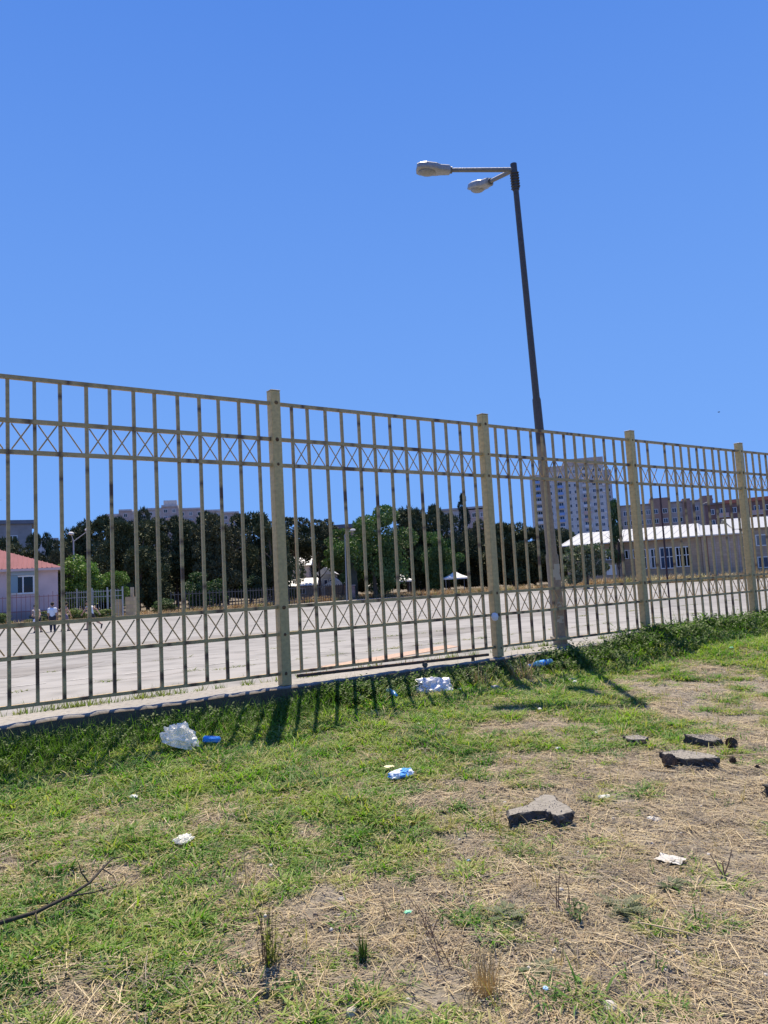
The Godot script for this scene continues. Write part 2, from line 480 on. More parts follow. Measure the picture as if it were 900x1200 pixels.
# ---------------------------------------------------------------- yard
func yard() -> void:
	# the land beyond the fence, one sheet to the horizon
	var mb := Mb.new()
	var ts := [-1500.0, -400.0, -120.0, -60.0, -30.0, 0.0, 30.0, 60.0, 90.0, 120.0, 200.0, 500.0, 1500.0]
	var ns := [-0.3, -3.0, -8.0, -14.0, -20.0, -28.0, -60.0, -120.0, -300.0, -1800.0]
	for j in ns.size() - 1:
		for i in ts.size() - 1:
			var c := Color(0.2, 0.165, 0.115)
			mb.quad(ft(ts[i], ns[j], yard_y(ns[j]) - 0.03), ft(ts[i + 1], ns[j], yard_y(ns[j]) - 0.03), ft(ts[i + 1], ns[j + 1], yard_y(ns[j + 1]) - 0.03), ft(ts[i], ns[j + 1], yard_y(ns[j + 1]) - 0.03), c)
	struct("terrain", mb.mesh(M.soil), "dry earth under the trees and buildings beyond the yard")
	# the paved yard
	var far := [[-62, -40], [-30, -42], [-21.9, -45.4], [-18.6, -55], [-14.1, -61.9], [-9.3, -73], [-2.3, -82], [12.4, -78], [21.9, -79], [30.2, -77], [38.5, -76], [60, -76], [110, -80]]
	var near := [-26.0, -15.0, -9.0, -4.0, 0.0, 4.0, 9.0, 14.0, 20.0, 27.0, 34.0, 50.0, 100.0]
	mb = Mb.new()
	var sub := 6
	var rows := 44
	var cols := (far.size() - 1) * sub
	var g: Array[Vector3] = []
	var gc: Array[Color] = []
	for j in rows + 1:
		var f := float(j) / rows
		f = f * f * 0.8 + f * 0.2
		for i in cols + 1:
			var s := mini(i / sub, far.size() - 2)
			var u := float(i - s * sub) / sub
			var A := ft(lerpf(near[s], near[s + 1], u), -0.46)
			var B := Vector3(lerpf(far[s][0], far[s + 1][0], u), 0, lerpf(far[s][1], far[s + 1][1], u))
			var p := A.lerp(B, f)
			var q := tn(p)
			p.y = yard_y(q.y) + 0.002
			g.append(p)
			var v := 0.96 + 0.22 * nz.get_noise_2d(q.x * 3.2, q.y * 3.2) + 0.12 * nz.get_noise_2d(q.x * 0.8 + 90.0, q.y * 4.0)
			gc.append(Color(0.252 * v, 0.248 * v, 0.244 * v))
	for j in rows:
		for i in cols:
			var a := j * (cols + 1) + i
			var idx := [a, a + 1, a + cols + 2, a + cols + 1]
			mb.trin(g[idx[0]], g[idx[1]], g[idx[2]], Vector3.UP, Vector3.UP, Vector3.UP, gc[idx[0]], gc[idx[1]], gc[idx[2]])
			mb.trin(g[idx[0]], g[idx[2]], g[idx[3]], Vector3.UP, Vector3.UP, Vector3.UP, gc[idx[0]], gc[idx[2]], gc[idx[3]])
	struct("paved_yard", mb.mesh(M.yard), "pale grey paved schoolyard beyond the fence")
	# worn lines and cracks: strips that lie 4 mm over the paving
	var lines := [[-3.0, -3.4, 5.0, -3.6, 0.05, Color(0.55, 0.55, 0.54)], [-2.0, -8.5, 12.0, -9.2, 0.07, Color(0.52, 0.52, 0.51)], [-6.0, -15.0, 20.0, -15.6, 0.09, Color(0.54, 0.54, 0.53)]]
	for L in lines:
		var sb := Mb.new()
		for k in 40:
			if rng.randf() < 0.35: continue
			var a := float(k) / 40; var b := float(k + 1) / 40
			var t0 := lerpf(L[0], L[2], a); var t1 := lerpf(L[0], L[2], b)
			var n0 := lerpf(L[1], L[3], a); var n1 := lerpf(L[1], L[3], b)
			var h: float = L[4] * 0.5
			sb.quad(ft(t0, n0 + h, yard_y(n0 + h) + 0.007), ft(t1, n1 + h, yard_y(n1 + h) + 0.007), ft(t1, n1 - h, yard_y(n1 - h) + 0.007), ft(t0, n0 - h, yard_y(n0 - h) + 0.007), L[5])
		struct("worn_painted_line", sb.mesh(M.concrete), "worn white painted line on the yard")
	for L in [[-8.0, -2.6, 12.0, -3.0], [-8.0, -5.2, 22.0, -5.9], [-9.0, -11.5, 30.0, -12.4], [2.0, -1.6, 9.0, -20.0], [12.0, -1.6, 24.0, -24.0], [-10.0, -20.0, 40.0, -22.0]]:
		var sb := Mb.new()
		var m := 60
		for k in m:
			var a := float(k) / m; var b := float(k + 1) / m
			var t0 := lerpf(L[0], L[2], a) + nzf.get_noise_1d(a * 900.0) * 0.12; var t1 := lerpf(L[0], L[2], b) + nzf.get_noise_1d(b * 900.0) * 0.12
			var n0 := lerpf(L[1], L[3], a) + nzf.get_noise_1d(a * 800.0 + 50.0) * 0.2; var n1 := lerpf(L[1], L[3], b) + nzf.get_noise_1d(b * 800.0 + 50.0) * 0.2
			var h := 0.008
			sb.quad(ft(t0, n0 + h, yard_y(n0 + h) + 0.006), ft(t1, n1 + h, yard_y(n1 + h) + 0.006), ft(t1, n1 - h, yard_y(n1 - h) + 0.006), ft(t0, n0 - h, yard_y(n0 - h) + 0.006), Color(0.2, 0.19, 0.17))
		struct("paving_crack", sb.mesh(M.concrete), "dark crack running across the paved yard")
	for q in [[-2.0, -6.0, 1.7, 1.1, 61], [6.5, -5.2, 2.2, 0.9, 62], [3.0, -12.5, 3.2, 1.8, 63], [13.0, -9.0, 3.0, 1.4, 64], [-6.0, -13.0, 3.6, 2.0, 65]]:
		var pr := RandomNumberGenerator.new()
		pr.seed = q[4]
		var pm := Mb.new()
		var rim: Array[Vector3] = []
		for k in 18:
			var a := TAU * k / 18.0
			var w := 1.0 + 0.22 * pr.randfn()
			var n: float = q[1] + sin(a) * q[3] * w
			rim.append(ft(q[0] + cos(a) * q[2] * w, n, yard_y(n) + 0.0045))
		for k in 18: pm.tri(ft(q[0], q[1], yard_y(q[1]) + 0.0045), rim[k], rim[(k + 1) % 18], Color(0.2, 0.192, 0.184) * pr.randf_range(0.97, 1.03))
		struct("paving_patch", pm.mesh(M.yard), "slightly darker stained patch on the paved yard")
	# pinkish paving strip behind the gate
	mb = Mb.new()
	mb.quad(ft(1.2, -1.1, yard_y(-1.1) + 0.008), ft(4.0, -1.9, yard_y(-1.9) + 0.008), ft(4.1, -2.35, yard_y(-2.35) + 0.008), ft(1.3, -1.5, yard_y(-1.5) + 0.008), Color(0.46, 0.33, 0.26))
	struct("pink_paving_strip", mb.mesh(M.concrete), "pinkish paved strip just behind the fence bay with the loose bar")
	# dry grass along the far edge
	var tuft := grass_mesh(71, 34, 0.25, 0.75, 0.22, 0.03, 0.35, Color(1, 1, 1))
	var xf := []
	var cs := []
	for i in range(1, far.size() - 2):
		var A := Vector3(far[i][0], 0, far[i][1]); var B := Vector3(far[i + 1][0], 0, far[i + 1][1])
		var L := A.distance_to(B)
		for k in int(L * 14):
			var p := A.lerp(B, rng.randf()) + Vector3(0, 0, -1).rotated(Vector3.UP, 0.2) * rng.randf_range(-0.6, 4.5)
			p.y = yard_y(tn(p).y) - 0.03
			var s := rng.randf_range(0.5, 1.3)
			if i < 5: s *= 0.75
			if p.x > 20.0: s *= 1.45
			xf.append(Transform3D(Basis(Vector3.UP, rng.randf() * TAU).scaled(Vector3(s * 1.3, s, s * 1.3)), p))
			var c := Color(0.46, 0.36, 0.2).lerp(Color(0.4, 0.24, 0.12), rng.randf() * 0.6)
			if rng.randf() < 0.15: c = Color(0.3, 0.32, 0.12)
			if p.x > 24.0 and rng.randf() < 0.5: c = Color(0.5, 0.46, 0.28)
			cs.append(c)
	var dg := scatter("dry_grass_strip", tint_mesh(tuft, Color(1.1, 1.0, 0.95), M.straw), xf, cs)
	dg.set_meta("label", "strip of tall dry straw coloured grass along the far edge of the yard")
	# weeds in the cracks of the paving
	var wt := grass_mesh(72, 16, 0.03, 0.13, 0.05, 0.008, 0.6, Color(1, 1, 1))
	xf = []
	cs = []
	for k in 520:
		var t := rng.randf_range(-4.5, 16.0); var n := -0.47 + rng.randf_range(-0.03, 0.03)
		if nzf.get_noise_1d(t * 40.0) < 0.0 and t > -0.4: continue
		var s := rng.randf_range(0.6, 1.5)
		xf.append(Transform3D(Basis(Vector3.UP, rng.randf() * TAU).scaled(Vector3(s, s, s)), ft(t, n, -0.03)))
		cs.append(Color(0.13, 0.19, 0.045).lerp(Color(0.36, 0.31, 0.15), rng.randf() * 0.8))
	for L in [[-8.0, -2.6, 12.0, -3.0], [-8.0, -5.2, 22.0, -5.9], [-9.0, -11.5, 30.0, -12.4], [-10.0, -20.0, 40.0, -22.0]]:
		for k in 150:
			var a := rng.randf()
			var t := lerpf(L[0], L[2], a) + nzf.get_noise_1d(a * 900.0) * 0.12; var n := lerpf(L[1], L[3], a) + nzf.get_noise_1d(a * 800.0 + 50.0) * 0.2
			if nzf.get_noise_1d(t * 25.0 + 777.0) < 0.06: continue
			var s := rng.randf_range(0.5, 1.3)
			xf.append(Transform3D(Basis(Vector3.UP, rng.randf() * TAU).scaled(Vector3(s * 1.6, s * 0.3, s * 1.6)), ft(t, n, yard_y(n))))
			cs.append(Color(0.12, 0.17, 0.05).lerp(Color(0.34, 0.3, 0.14), rng.randf()))
	var wd := scatter("crack_weeds", wt, xf, cs)
	wd.set_meta("label", "small weeds growing from cracks and seams in the paving")

func curb() -> void:
	var mb := Mb.new()
	var t := -14.0
	var prev: Array[Vector3] = []
	var pc: Array[Color] = []
	while t < 32.0:
		var j := nzf.get_noise_1d(t * 90.0)
		var k := nz.get_noise_1d(t * 60.0 + 40.0)
		var lip := 0.112 + 0.034 * j
		var top := -0.006 + 0.016 * k + 0.012 * j
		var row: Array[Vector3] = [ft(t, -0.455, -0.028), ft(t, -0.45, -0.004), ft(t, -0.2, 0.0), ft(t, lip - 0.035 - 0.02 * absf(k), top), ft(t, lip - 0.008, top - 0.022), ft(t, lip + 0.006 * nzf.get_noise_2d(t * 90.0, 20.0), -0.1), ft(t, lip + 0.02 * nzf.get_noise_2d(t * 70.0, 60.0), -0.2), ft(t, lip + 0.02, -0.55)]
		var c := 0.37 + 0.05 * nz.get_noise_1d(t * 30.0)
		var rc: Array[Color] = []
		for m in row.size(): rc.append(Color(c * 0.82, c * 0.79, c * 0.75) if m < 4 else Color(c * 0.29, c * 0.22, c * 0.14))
		if prev.size() > 0:
			for m in row.size() - 1:
				var nn := (row[m + 1] - row[m]).cross(row[m] - prev[m]).normalized()
				mb.trin(prev[m], prev[m + 1], row[m + 1], nn, nn, nn, pc[m], pc[m + 1], rc[m + 1])
				mb.trin(prev[m], row[m + 1], row[m], nn, nn, nn, pc[m], rc[m + 1], rc[m])
		prev = row
		pc = rc
		t += 0.06
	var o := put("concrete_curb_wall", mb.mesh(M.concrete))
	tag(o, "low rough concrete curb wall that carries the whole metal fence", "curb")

# ---------------------------------------------------------------- fence
const PAINT := Color(0.53, 0.38, 0.17)
const RUST := Color(0.10, 0.045, 0.022)

func bar_mesh(sd: int, y0: float, y1: float, w: float, low_rust: float, base := PAINT) -> ArrayMesh:
	var r := RandomNumberGenerator.new()
	r.seed = sd
	var mb := Mb.new()
	var segs := 64
	var h := w * 0.5
	var off := r.randf() * 500.0
	var cols: Array[Color] = []
	for k in segs + 1:
		var y := lerpf(y0, y1, float(k) / segs)
		var a := nzf.get_noise_1d(y * 110.0 + off) + 0.5 * nz.get_noise_1d(y * 60.0 + off)
		var low := low_rust * (1.0 - smoothstep(0.25, 0.95, y))
		var f := smoothstep(0.42, 0.56, a + low + 0.08 * (1.0 - smoothstep(0.2, 1.2, y)))
		if (absf(y - 2.565) < 0.03 or absf(y - 2.288) < 0.03 or absf(y - 0.8) < 0.03 or absf(y - 0.52) < 0.03) and r.randf() < 0.5: f = maxf(f, r.randf() * 0.8)
		var tone := 0.94 + 0.1 * nz.get_noise_1d(y * 40.0 + off)
		cols.append((base * tone).lerp(RUST, clampf(f, 0.0, 0.95)))
	var corner := [Vector3(-h, 0, h), Vector3(h, 0, h), Vector3(h, 0, -h), Vector3(-h, 0, -h)]
	var nn := [Vector3(0, 0, 1), Vector3(1, 0, 0), Vector3(0, 0, -1), Vector3(-1, 0, 0)]
	for k in segs:
		var a := Vector3(0, lerpf(y0, y1, float(k) / segs), 0); var b := Vector3(0, lerpf(y0, y1, float(k + 1) / segs), 0)
		for s in 4:
			var p: Vector3 = corner[s]; var q: Vector3 = corner[(s + 1) % 4]
			mb.trin(a + p, a + q, b + q, nn[s], nn[s], nn[s], cols[k], cols[k], cols[k + 1])
			mb.trin(a + p, b + q, b + p, nn[s], nn[s], nn[s], cols[k], cols[k + 1], cols[k + 1])
	mb.quad(Vector3(-h, y1, h), Vector3(h, y1, h), Vector3(h, y1, -h), Vector3(-h, y1, -h), base)
	return mb.mesh(M.paint)

func rail_mesh(sd: int, len_: float, hh: float, dd: float, rusty: float) -> ArrayMesh:
	var mb := Mb.new()
	var segs := 70
	var off := sd * 37.0
	var cols: Array[Color] = []
	for k in segs + 1:
		var x := len_ * k / segs
		var a := nzf.get_noise_1d(x * 110.0 + off) + 0.4 * nz.get_noise_1d(x * 50.0 + off)
		cols.append((PAINT * (0.95 + 0.1 * nz.get_noise_1d(x * 30.0 + off))).lerp(RUST, clampf(smoothstep(0.3 - rusty, 0.5 - rusty, a), 0.0, 0.9)))
	var cn := [Vector3(0, -hh / 2, dd / 2), Vector3(0, hh / 2, dd / 2), Vector3(0, hh / 2, -dd / 2), Vector3(0, -hh / 2, -dd / 2)]
	var nn := [Vector3(0, 0, 1), Vector3(0, 1, 0), Vector3(0, 0, -1), Vector3(0, -1, 0)]
	for k in segs:
		var a := Vector3(len_ * k / segs, 0, 0); var b := Vector3(len_ * (k + 1) / segs, 0, 0)
		for s in 4:
			var p: Vector3 = cn[s]; var q: Vector3 = cn[(s + 1) % 4]
			mb.trin(a + p, b + p, b + q, nn[s], nn[s], nn[s], cols[k], cols[k + 1], cols[k + 1])
			mb.trin(a + p, b + q, a + q, nn[s], nn[s], nn[s], cols[k], cols[k + 1], cols[k])
	return mb.mesh(M.paint)

func cross_mesh(w: float, h: float, which: int) -> ArrayMesh:
	var mb := Mb.new()
	var c := Color(0.44, 0.32, 0.16)
	if which != 2: mb.tube(PackedVector3Array([Vector3(0, 0, 0.006), Vector3(w, h, 0.006)]), PackedFloat32Array([0.0065, 0.0065]), 6, c)
	if which != 1: mb.tube(PackedVector3Array([Vector3(0, h, -0.006), Vector3(w, 0, -0.006)]), PackedFloat32Array([0.0065, 0.0065]), 6, c)
	return mb.mesh(M.paint)

func fence() -> void:
	var f := thing("metal_fence", "tall beige painted metal fence with square posts and crossed braces on the curb", "fence", F0, PI / 2 - AZ)
	var posts: Array[ArrayMesh] = []
	for v in 3:
		var mb := Mb.new()
		var base := Color(0.68, 0.495, 0.2)
		mb.bevel_box(Vector3(0, 1.54, 0), Vector3(0.108, 3.08, 0.108), 0.007, base)
		for k in mb.v.size():
			var y := mb.v[k].y
			mb.c[k] = base.lerp(Color(0.3, 0.22, 0.13), 0.5 * (1.0 - smoothstep(0.0, 0.4, y)))
		posts.append(mb.mesh(M.paint))
	# rust stains and bolts of the posts
	for k in range(-2, 6):
		var p := put("post", posts[posmod(k, 3)], f, Vector3(3.0 * k, 0, 0))
		for y in [2.949, 2.565, 2.288, 0.8, 0.5225, 0.121]:
			var mb := Mb.new()
			var r := rng.randf_range(0.014, 0.026)
			mb.ball(Vector3(rng.randf_range(-0.012, 0.012), 0, 0), Vector3(r, r * rng.randf_range(0.8, 1.2), 0.008), 9, 5, RUST.lerp(PAINT, rng.randf() * 0.35))
			put("rusty_bolt", mb.mesh(M.rough), p, Vector3(0, y + rng.randf_range(-0.01, 0.01), 0.054))
		var cap := Mb.new()
		cap.bevel_box(Vector3(0, 3.086, 0), Vector3(0.112, 0.012, 0.112), 0.003, Color(0.42, 0.36, 0.24))
		put("cap", cap.mesh(M.paint), p)
	var bars: Array[ArrayMesh] = []
	for v in 9:
		bars.append(bar_mesh(200 + v, 0.121, 2.949, 0.028, [0.0, 0.0, 0.15, 0.05, 0.3, 0.0, 0.1, 0.22, 0.0][v]))
	var rusty: Array[ArrayMesh] = []
	for v in 3: rusty.append(bar_mesh(300 + v, 0.121, 2.949, 0.028, 0.62))
	var maroon := bar_mesh(401, 0.121, 2.288, 0.02, 0.1, Color(0.055, 0.012, 0.014))
	var step := 0.2175
	var x0 := 0.2
	var gap := step - 0.036
	var up: Array[ArrayMesh] = []
	var dn: Array[ArrayMesh] = []
	for v in 3:
		up.append(cross_mesh(gap - 0.03, 0.277 - 0.05, v))
		dn.append(cross_mesh(gap - 0.03, 0.2775 - 0.05, v))
	var rails := [[2.949, 0.036, 0.034, 0.0], [2.565, 0.038, 0.034, 0.06], [2.288, 0.038, 0.034, 0.02], [0.8, 0.036, 0.034, 0.05], [0.5225, 0.034, 0.034, 0.1], [0.121, 0.03, 0.034, 0.12]]
	var gone_up := {0: [3], 2: [], 3: [2]}
	for bay in range(-2, 5):
		var p := Node3D.new()
		p.name = "panel"
		f.add_child(p, true)
		p.position = Vector3(3.0 * bay + 0.054, 0, 0)
		var li := 0
		for r in rails:
			put("rail", rail_mesh(bay * 7 + li + 20, 2.892, r[1], r[2], r[3]), p, Vector3(0, r[0], 0))
			li += 1
		var dark: Array = {-1: [2, 5, 8, 10], 1: [3, 5, 1, 11], 2: [2, 9, 5], 3: [9, 4]}.get(bay, [3, 8])
		for i in 13:
			var at := Vector3(x0 - 0.054 + step * i + rng.randf_range(-0.006, 0.006), 0, 0)
			var m: ArrayMesh = bars[rng.randi() % 9]
			if i in dark: m = rusty[rng.randi() % 3]
			if bay == 2 and i == 2:
				var mr := put("bar", maroon, p, at)
				mr.set_meta("label", "dark maroon replacement bar in the third bay")
				continue
			var b := put("bar", m, p, at)
			b.rotation = Vector3(rng.randf_range(-0.002, 0.002), rng.randf_range(-0.12, 0.12), rng.randf_range(-0.0035, 0.0035))
		for i in 12:
			var at := Vector3(x0 - 0.054 + step * i + 0.034, 0, 0)
			var which := 0
			if bay == -1 and i == 3: which = 2
			if bay == 2 and i == 2: which = 1
			var wl := 0
			if bay == 2 and (i == 3 or i == 5): wl = 1
			if bay == 2 and (i == 6 or i == 10): wl = 2
			if not (bay == 2 and i == 9):
				put("cross_brace", up[which], p, at + Vector3(0, 2.288 + 0.025, 0))
			if not (bay == 2 and (i == 9 or i == 2)):
				put("cross_brace", dn[wl], p, at + Vector3(0, 0.5225 + 0.025, 0))
		if bay == 0:
			var mb := Mb.new()
			mb.box(Vector3(1.4, 0.065, 0.05), Vector3(2.66, 0.03, 0.04), Color(0.12, 0.07, 0.045), Basis(Vector3(0, 0, 1), -0.014))
			var lb := put("loose_bar", mb.mesh(M.rough), p)
			lb.set_meta("label", "dark rusty bar hanging under the bottom rail")
			mb = Mb.new()
			mb.box(Vector3(2.48, 0.02, 0.05), Vector3(0.03, 0.05, 0.03), Color(0.14, 0.1, 0.07))
			put("bar_foot", mb.mesh(M.rough), p)
			mb = Mb.new()
			mb.lathe(Vector3(1.72, 0.03, 0.075), PackedVector2Array([Vector2(0, 0.02), Vector2(0.024, 0.02), Vector2(0.032, 0.012), Vector2(0.026, 0), Vector2(0.032, -0.012), Vector2(0.024, -0.02), Vector2(0, -0.02)]), 14, Basis(Vector3.RIGHT, PI / 2), Color(0.13, 0.11, 0.09))
			put("roller", mb.mesh(M.rough), p)
	# white plastic lump stuck to the second post
	var cr := crumple(Vector3(0.05, 0.06, 0.045), 77, 0.25, M.bag, false)
	var w := put("plastic_wad", cr, null, ft(2.93, 0.06, 0.50))
	tag(w, "crumpled white plastic wad stuck at the rail end beside the second post", "plastic")

# ---------------------------------------------------------------- lamp post by the fence
func lamp_head(parent: Node3D, at: Vector3, dir: Vector3, sd: int) -> void:
	var h := Node3D.new()
	h.name = "lamp_head"
	parent.add_child(h, true)
	h.position = at
	var z := -dir.normalized()
	var x := Vector3.UP.cross(z).normalized()
	h.basis = Basis(x, z.cross(x), z)      # -z runs outwards
	var mb := Mb.new()                     # housing: a shell of varying width and height
	var prof := [[0.0, 0.045, 0.04, 0.035], [-0.02, 0.075, 0.06, 0.055], [-0.15, 0.09, 0.065, 0.05], [-0.21, 0.12, 0.08, 0.045], [-0.36, 0.135, 0.095, 0.03], [-0.45, 0.125, 0.09, 0.025], [-0.495, 0.1, 0.075, 0.01], [-0.505, 0.015, 0.015, 0.005]]
	var shell := Color(0.33, 0.34, 0.36)
	var seg := 14
	for i in prof.size() - 1:
		for k in seg:
			var q: Array[Vector3] = []
			for e in [[i, k], [i, k + 1], [i + 1, k + 1], [i + 1, k]]:
				var a: float = TAU * e[1] / seg
				var pr: Array = prof[e[0]]
				var yy := sin(a)
				var xx := signf(cos(a)) * pow(absf(cos(a)), 0.6)
				yy = signf(yy) * pow(absf(yy), 0.6)
				q.append(Vector3(xx * pr[1], (yy * pr[2]) if yy > 0 else (yy * pr[3]), pr[0]))
			mb.quad(q[0], q[1], q[2], q[3], shell.lerp(Color(0.25, 0.23, 0.2), 0.2 * rng.randf()))
	put("housing", mb.mesh(M.lamp_shell), h)
	mb = Mb.new()
	mb.ball(Vector3(0, -0.03, -0.34), Vector3(0.1, 0.045, 0.135), 16, 8, Color(0.29, 0.29, 0.285))
	put("glass_bowl", mb.mesh(M.lamp_shell), h)
	mb = Mb.new()
	mb.tube(PackedVector3Array([Vector3(0, 0, 0.02), Vector3(0, 0, -0.08)]), PackedFloat32Array([0.048, 0.05]), 12, Color(0.12, 0.12, 0.12))
	put("collar", mb.mesh(M.iron), h)

func lamp_post() -> void:
	var b := ft(4.39, -0.22, -0.01)
	var l := thing("street_lamp", "tall slim grey street lamp with two heads right behind the fence", "street lamp", b)
	var top := Vector3(2.168, 6.953, -10.748) - b
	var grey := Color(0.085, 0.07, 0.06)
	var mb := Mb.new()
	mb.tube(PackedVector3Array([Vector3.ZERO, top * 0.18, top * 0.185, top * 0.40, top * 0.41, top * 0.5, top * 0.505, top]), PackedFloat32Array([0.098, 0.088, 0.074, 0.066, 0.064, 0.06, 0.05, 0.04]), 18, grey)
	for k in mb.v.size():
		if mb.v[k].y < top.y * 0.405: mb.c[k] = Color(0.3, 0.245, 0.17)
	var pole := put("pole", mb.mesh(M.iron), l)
	for k in 6:
		mb = Mb.new()
		mb.bevel_box(top * (0.955 + 0.006 * k) + Vector3(0, 0, 0.0), Vector3(0.118, 0.016, 0.118), 0.006, Color(0.07, 0.06, 0.06))
		put("clamp_ring", mb.mesh(M.iron), pole)
	mb = Mb.new()
	mb.tube(PackedVector3Array([top * 0.95, top + Vector3(0, 0.05, 0)]), PackedFloat32Array([0.052, 0.048]), 14, Color(0.06, 0.055, 0.06))
	put("top_sleeve", mb.mesh(M.iron), l)
	mb = Mb.new()
	mb.bevel_box(Vector3(0, 0.12, 0), Vector3(0.23, 0.05, 0.23), 0.008, Color(0.3, 0.27, 0.2))
	mb.bevel_box(Vector3(0, 0.018, 0), Vector3(0.25, 0.036, 0.25), 0.008, Color(0.28, 0.25, 0.2))
	put("base_plate", mb.mesh(M.iron), l)
	# two arms and heads
	var a0 := top + Vector3(0, -0.04, 0)
	var a1 := Vector3(1.24, 6.945, -10.72) - b
	var d1 := (a1 - a0).normalized()
	mb = Mb.new()
	mb.tube(PackedVector3Array([a0, a1]), PackedFloat32Array([0.034, 0.03]), 12, Color(0.2, 0.2, 0.2))
	put("arm", mb.mesh(M.iron), l)
	lamp_head(l, a1, d1, 1)
	var e1 := Vector3(1.90, 7.04, -11.28) - b
	var d2 := (e1 - a0).normalized()
	mb = Mb.new()
	mb.tube(PackedVector3Array([a0, e1]), PackedFloat32Array([0.034, 0.03]), 12, Color(0.2, 0.2, 0.2))
	put("arm", mb.mesh(M.iron), l)
	lamp_head(l, e1, d2, 2)
	# torn paper left on the pole
	for q in [[0.92, 0.35, 0.05, 0.22], [0.33, 0.2, 0.03, 0.1], [0.55, 0.5, 0.03, 0.07]]:
		mb = Mb.new()
		var r := RandomNumberGenerator.new()
		r.seed = int(q[0] * 100)
		for k in 6:
			for s in 3:
				var aa: float = q[1] + (s - 1.5) * q[2] * 8.0 + 0.25 * sin(k * 1.3 + q[0] * 9.0)
				var bb: float = aa + q[2] * 8.0
				var y0: float = q[0] + q[3] * k / 6.0; var y1: float = y0 + q[3] / 6.0
				var rr := 0.096 if q[0] < 0.5 else 0.094
				var f := func(an: float, y: float) -> Vector3: return Vector3(sin(an) * rr, y, cos(an) * rr) + top * (y / 6.95) * Vector3(1, 0, 1)
				mb.quad(f.call(aa, y0), f.call(bb, y0), f.call(bb, y1), f.call(aa, y1), Color(0.42, 0.4, 0.32))
		put("torn_poster", mb.mesh(M.plain), l)

# ---------------------------------------------------------------- buildings
func yaw_of(a: Vector2, b: Vector2) -> float:            # local x runs from a to b, local z to the viewer's side
	return atan2(-(b.y - a.y), b.x - a.x)

func window_mesh(w: float, h: float, glass: Material, frame: Material, mullions: int, transom := 0.0, fw := 0.07) -> ArrayMesh:
	var am := ArrayMesh.new()
	var g := Mb.new()
	g.box(Vector3(0, h / 2, 0.02), Vector3(w - fw, h - fw, 0.04))
	g.add_to(am, glass)
	var f := Mb.new()
	f.box(Vector3(-w / 2 + fw / 2, h / 2, 0.04), Vector3(fw, h, 0.09))
	f.box(Vector3(w / 2 - fw / 2, h / 2, 0.04), Vector3(fw, h, 0.09))
	f.box(Vector3(0, fw / 2, 0.04), Vector3(w - 2 * fw, fw, 0.088))
	f.box(Vector3(0, h - fw / 2, 0.04), Vector3(w - 2 * fw, fw, 0.088))
	for k in mullions:
		f.box(Vector3(-w / 2 + w * (k + 1) / (mullions + 1), h / 2, 0.04), Vector3(fw * 0.8, h - 2 * fw, 0.084))
	if transom > 0.0:
		f.box(Vector3(0, h * transom, 0.04), Vector3(w - 2 * fw, fw * 0.8, 0.08))
	f.add_to(am, frame)
	return am

func block(parent: Node3D, called: String, x0: float, x1: float, y0: float, y1: float, z0: float, z1: float, col: Color, m: Material) -> MeshInstance3D:
	var mb := Mb.new()
	mb.box(Vector3((x0 + x1) / 2, (y0 + y1) / 2, (z0 + z1) / 2), Vector3(x1 - x0, y1 - y0, z1 - z0), col)
	return put(called, mb.mesh(m), parent)

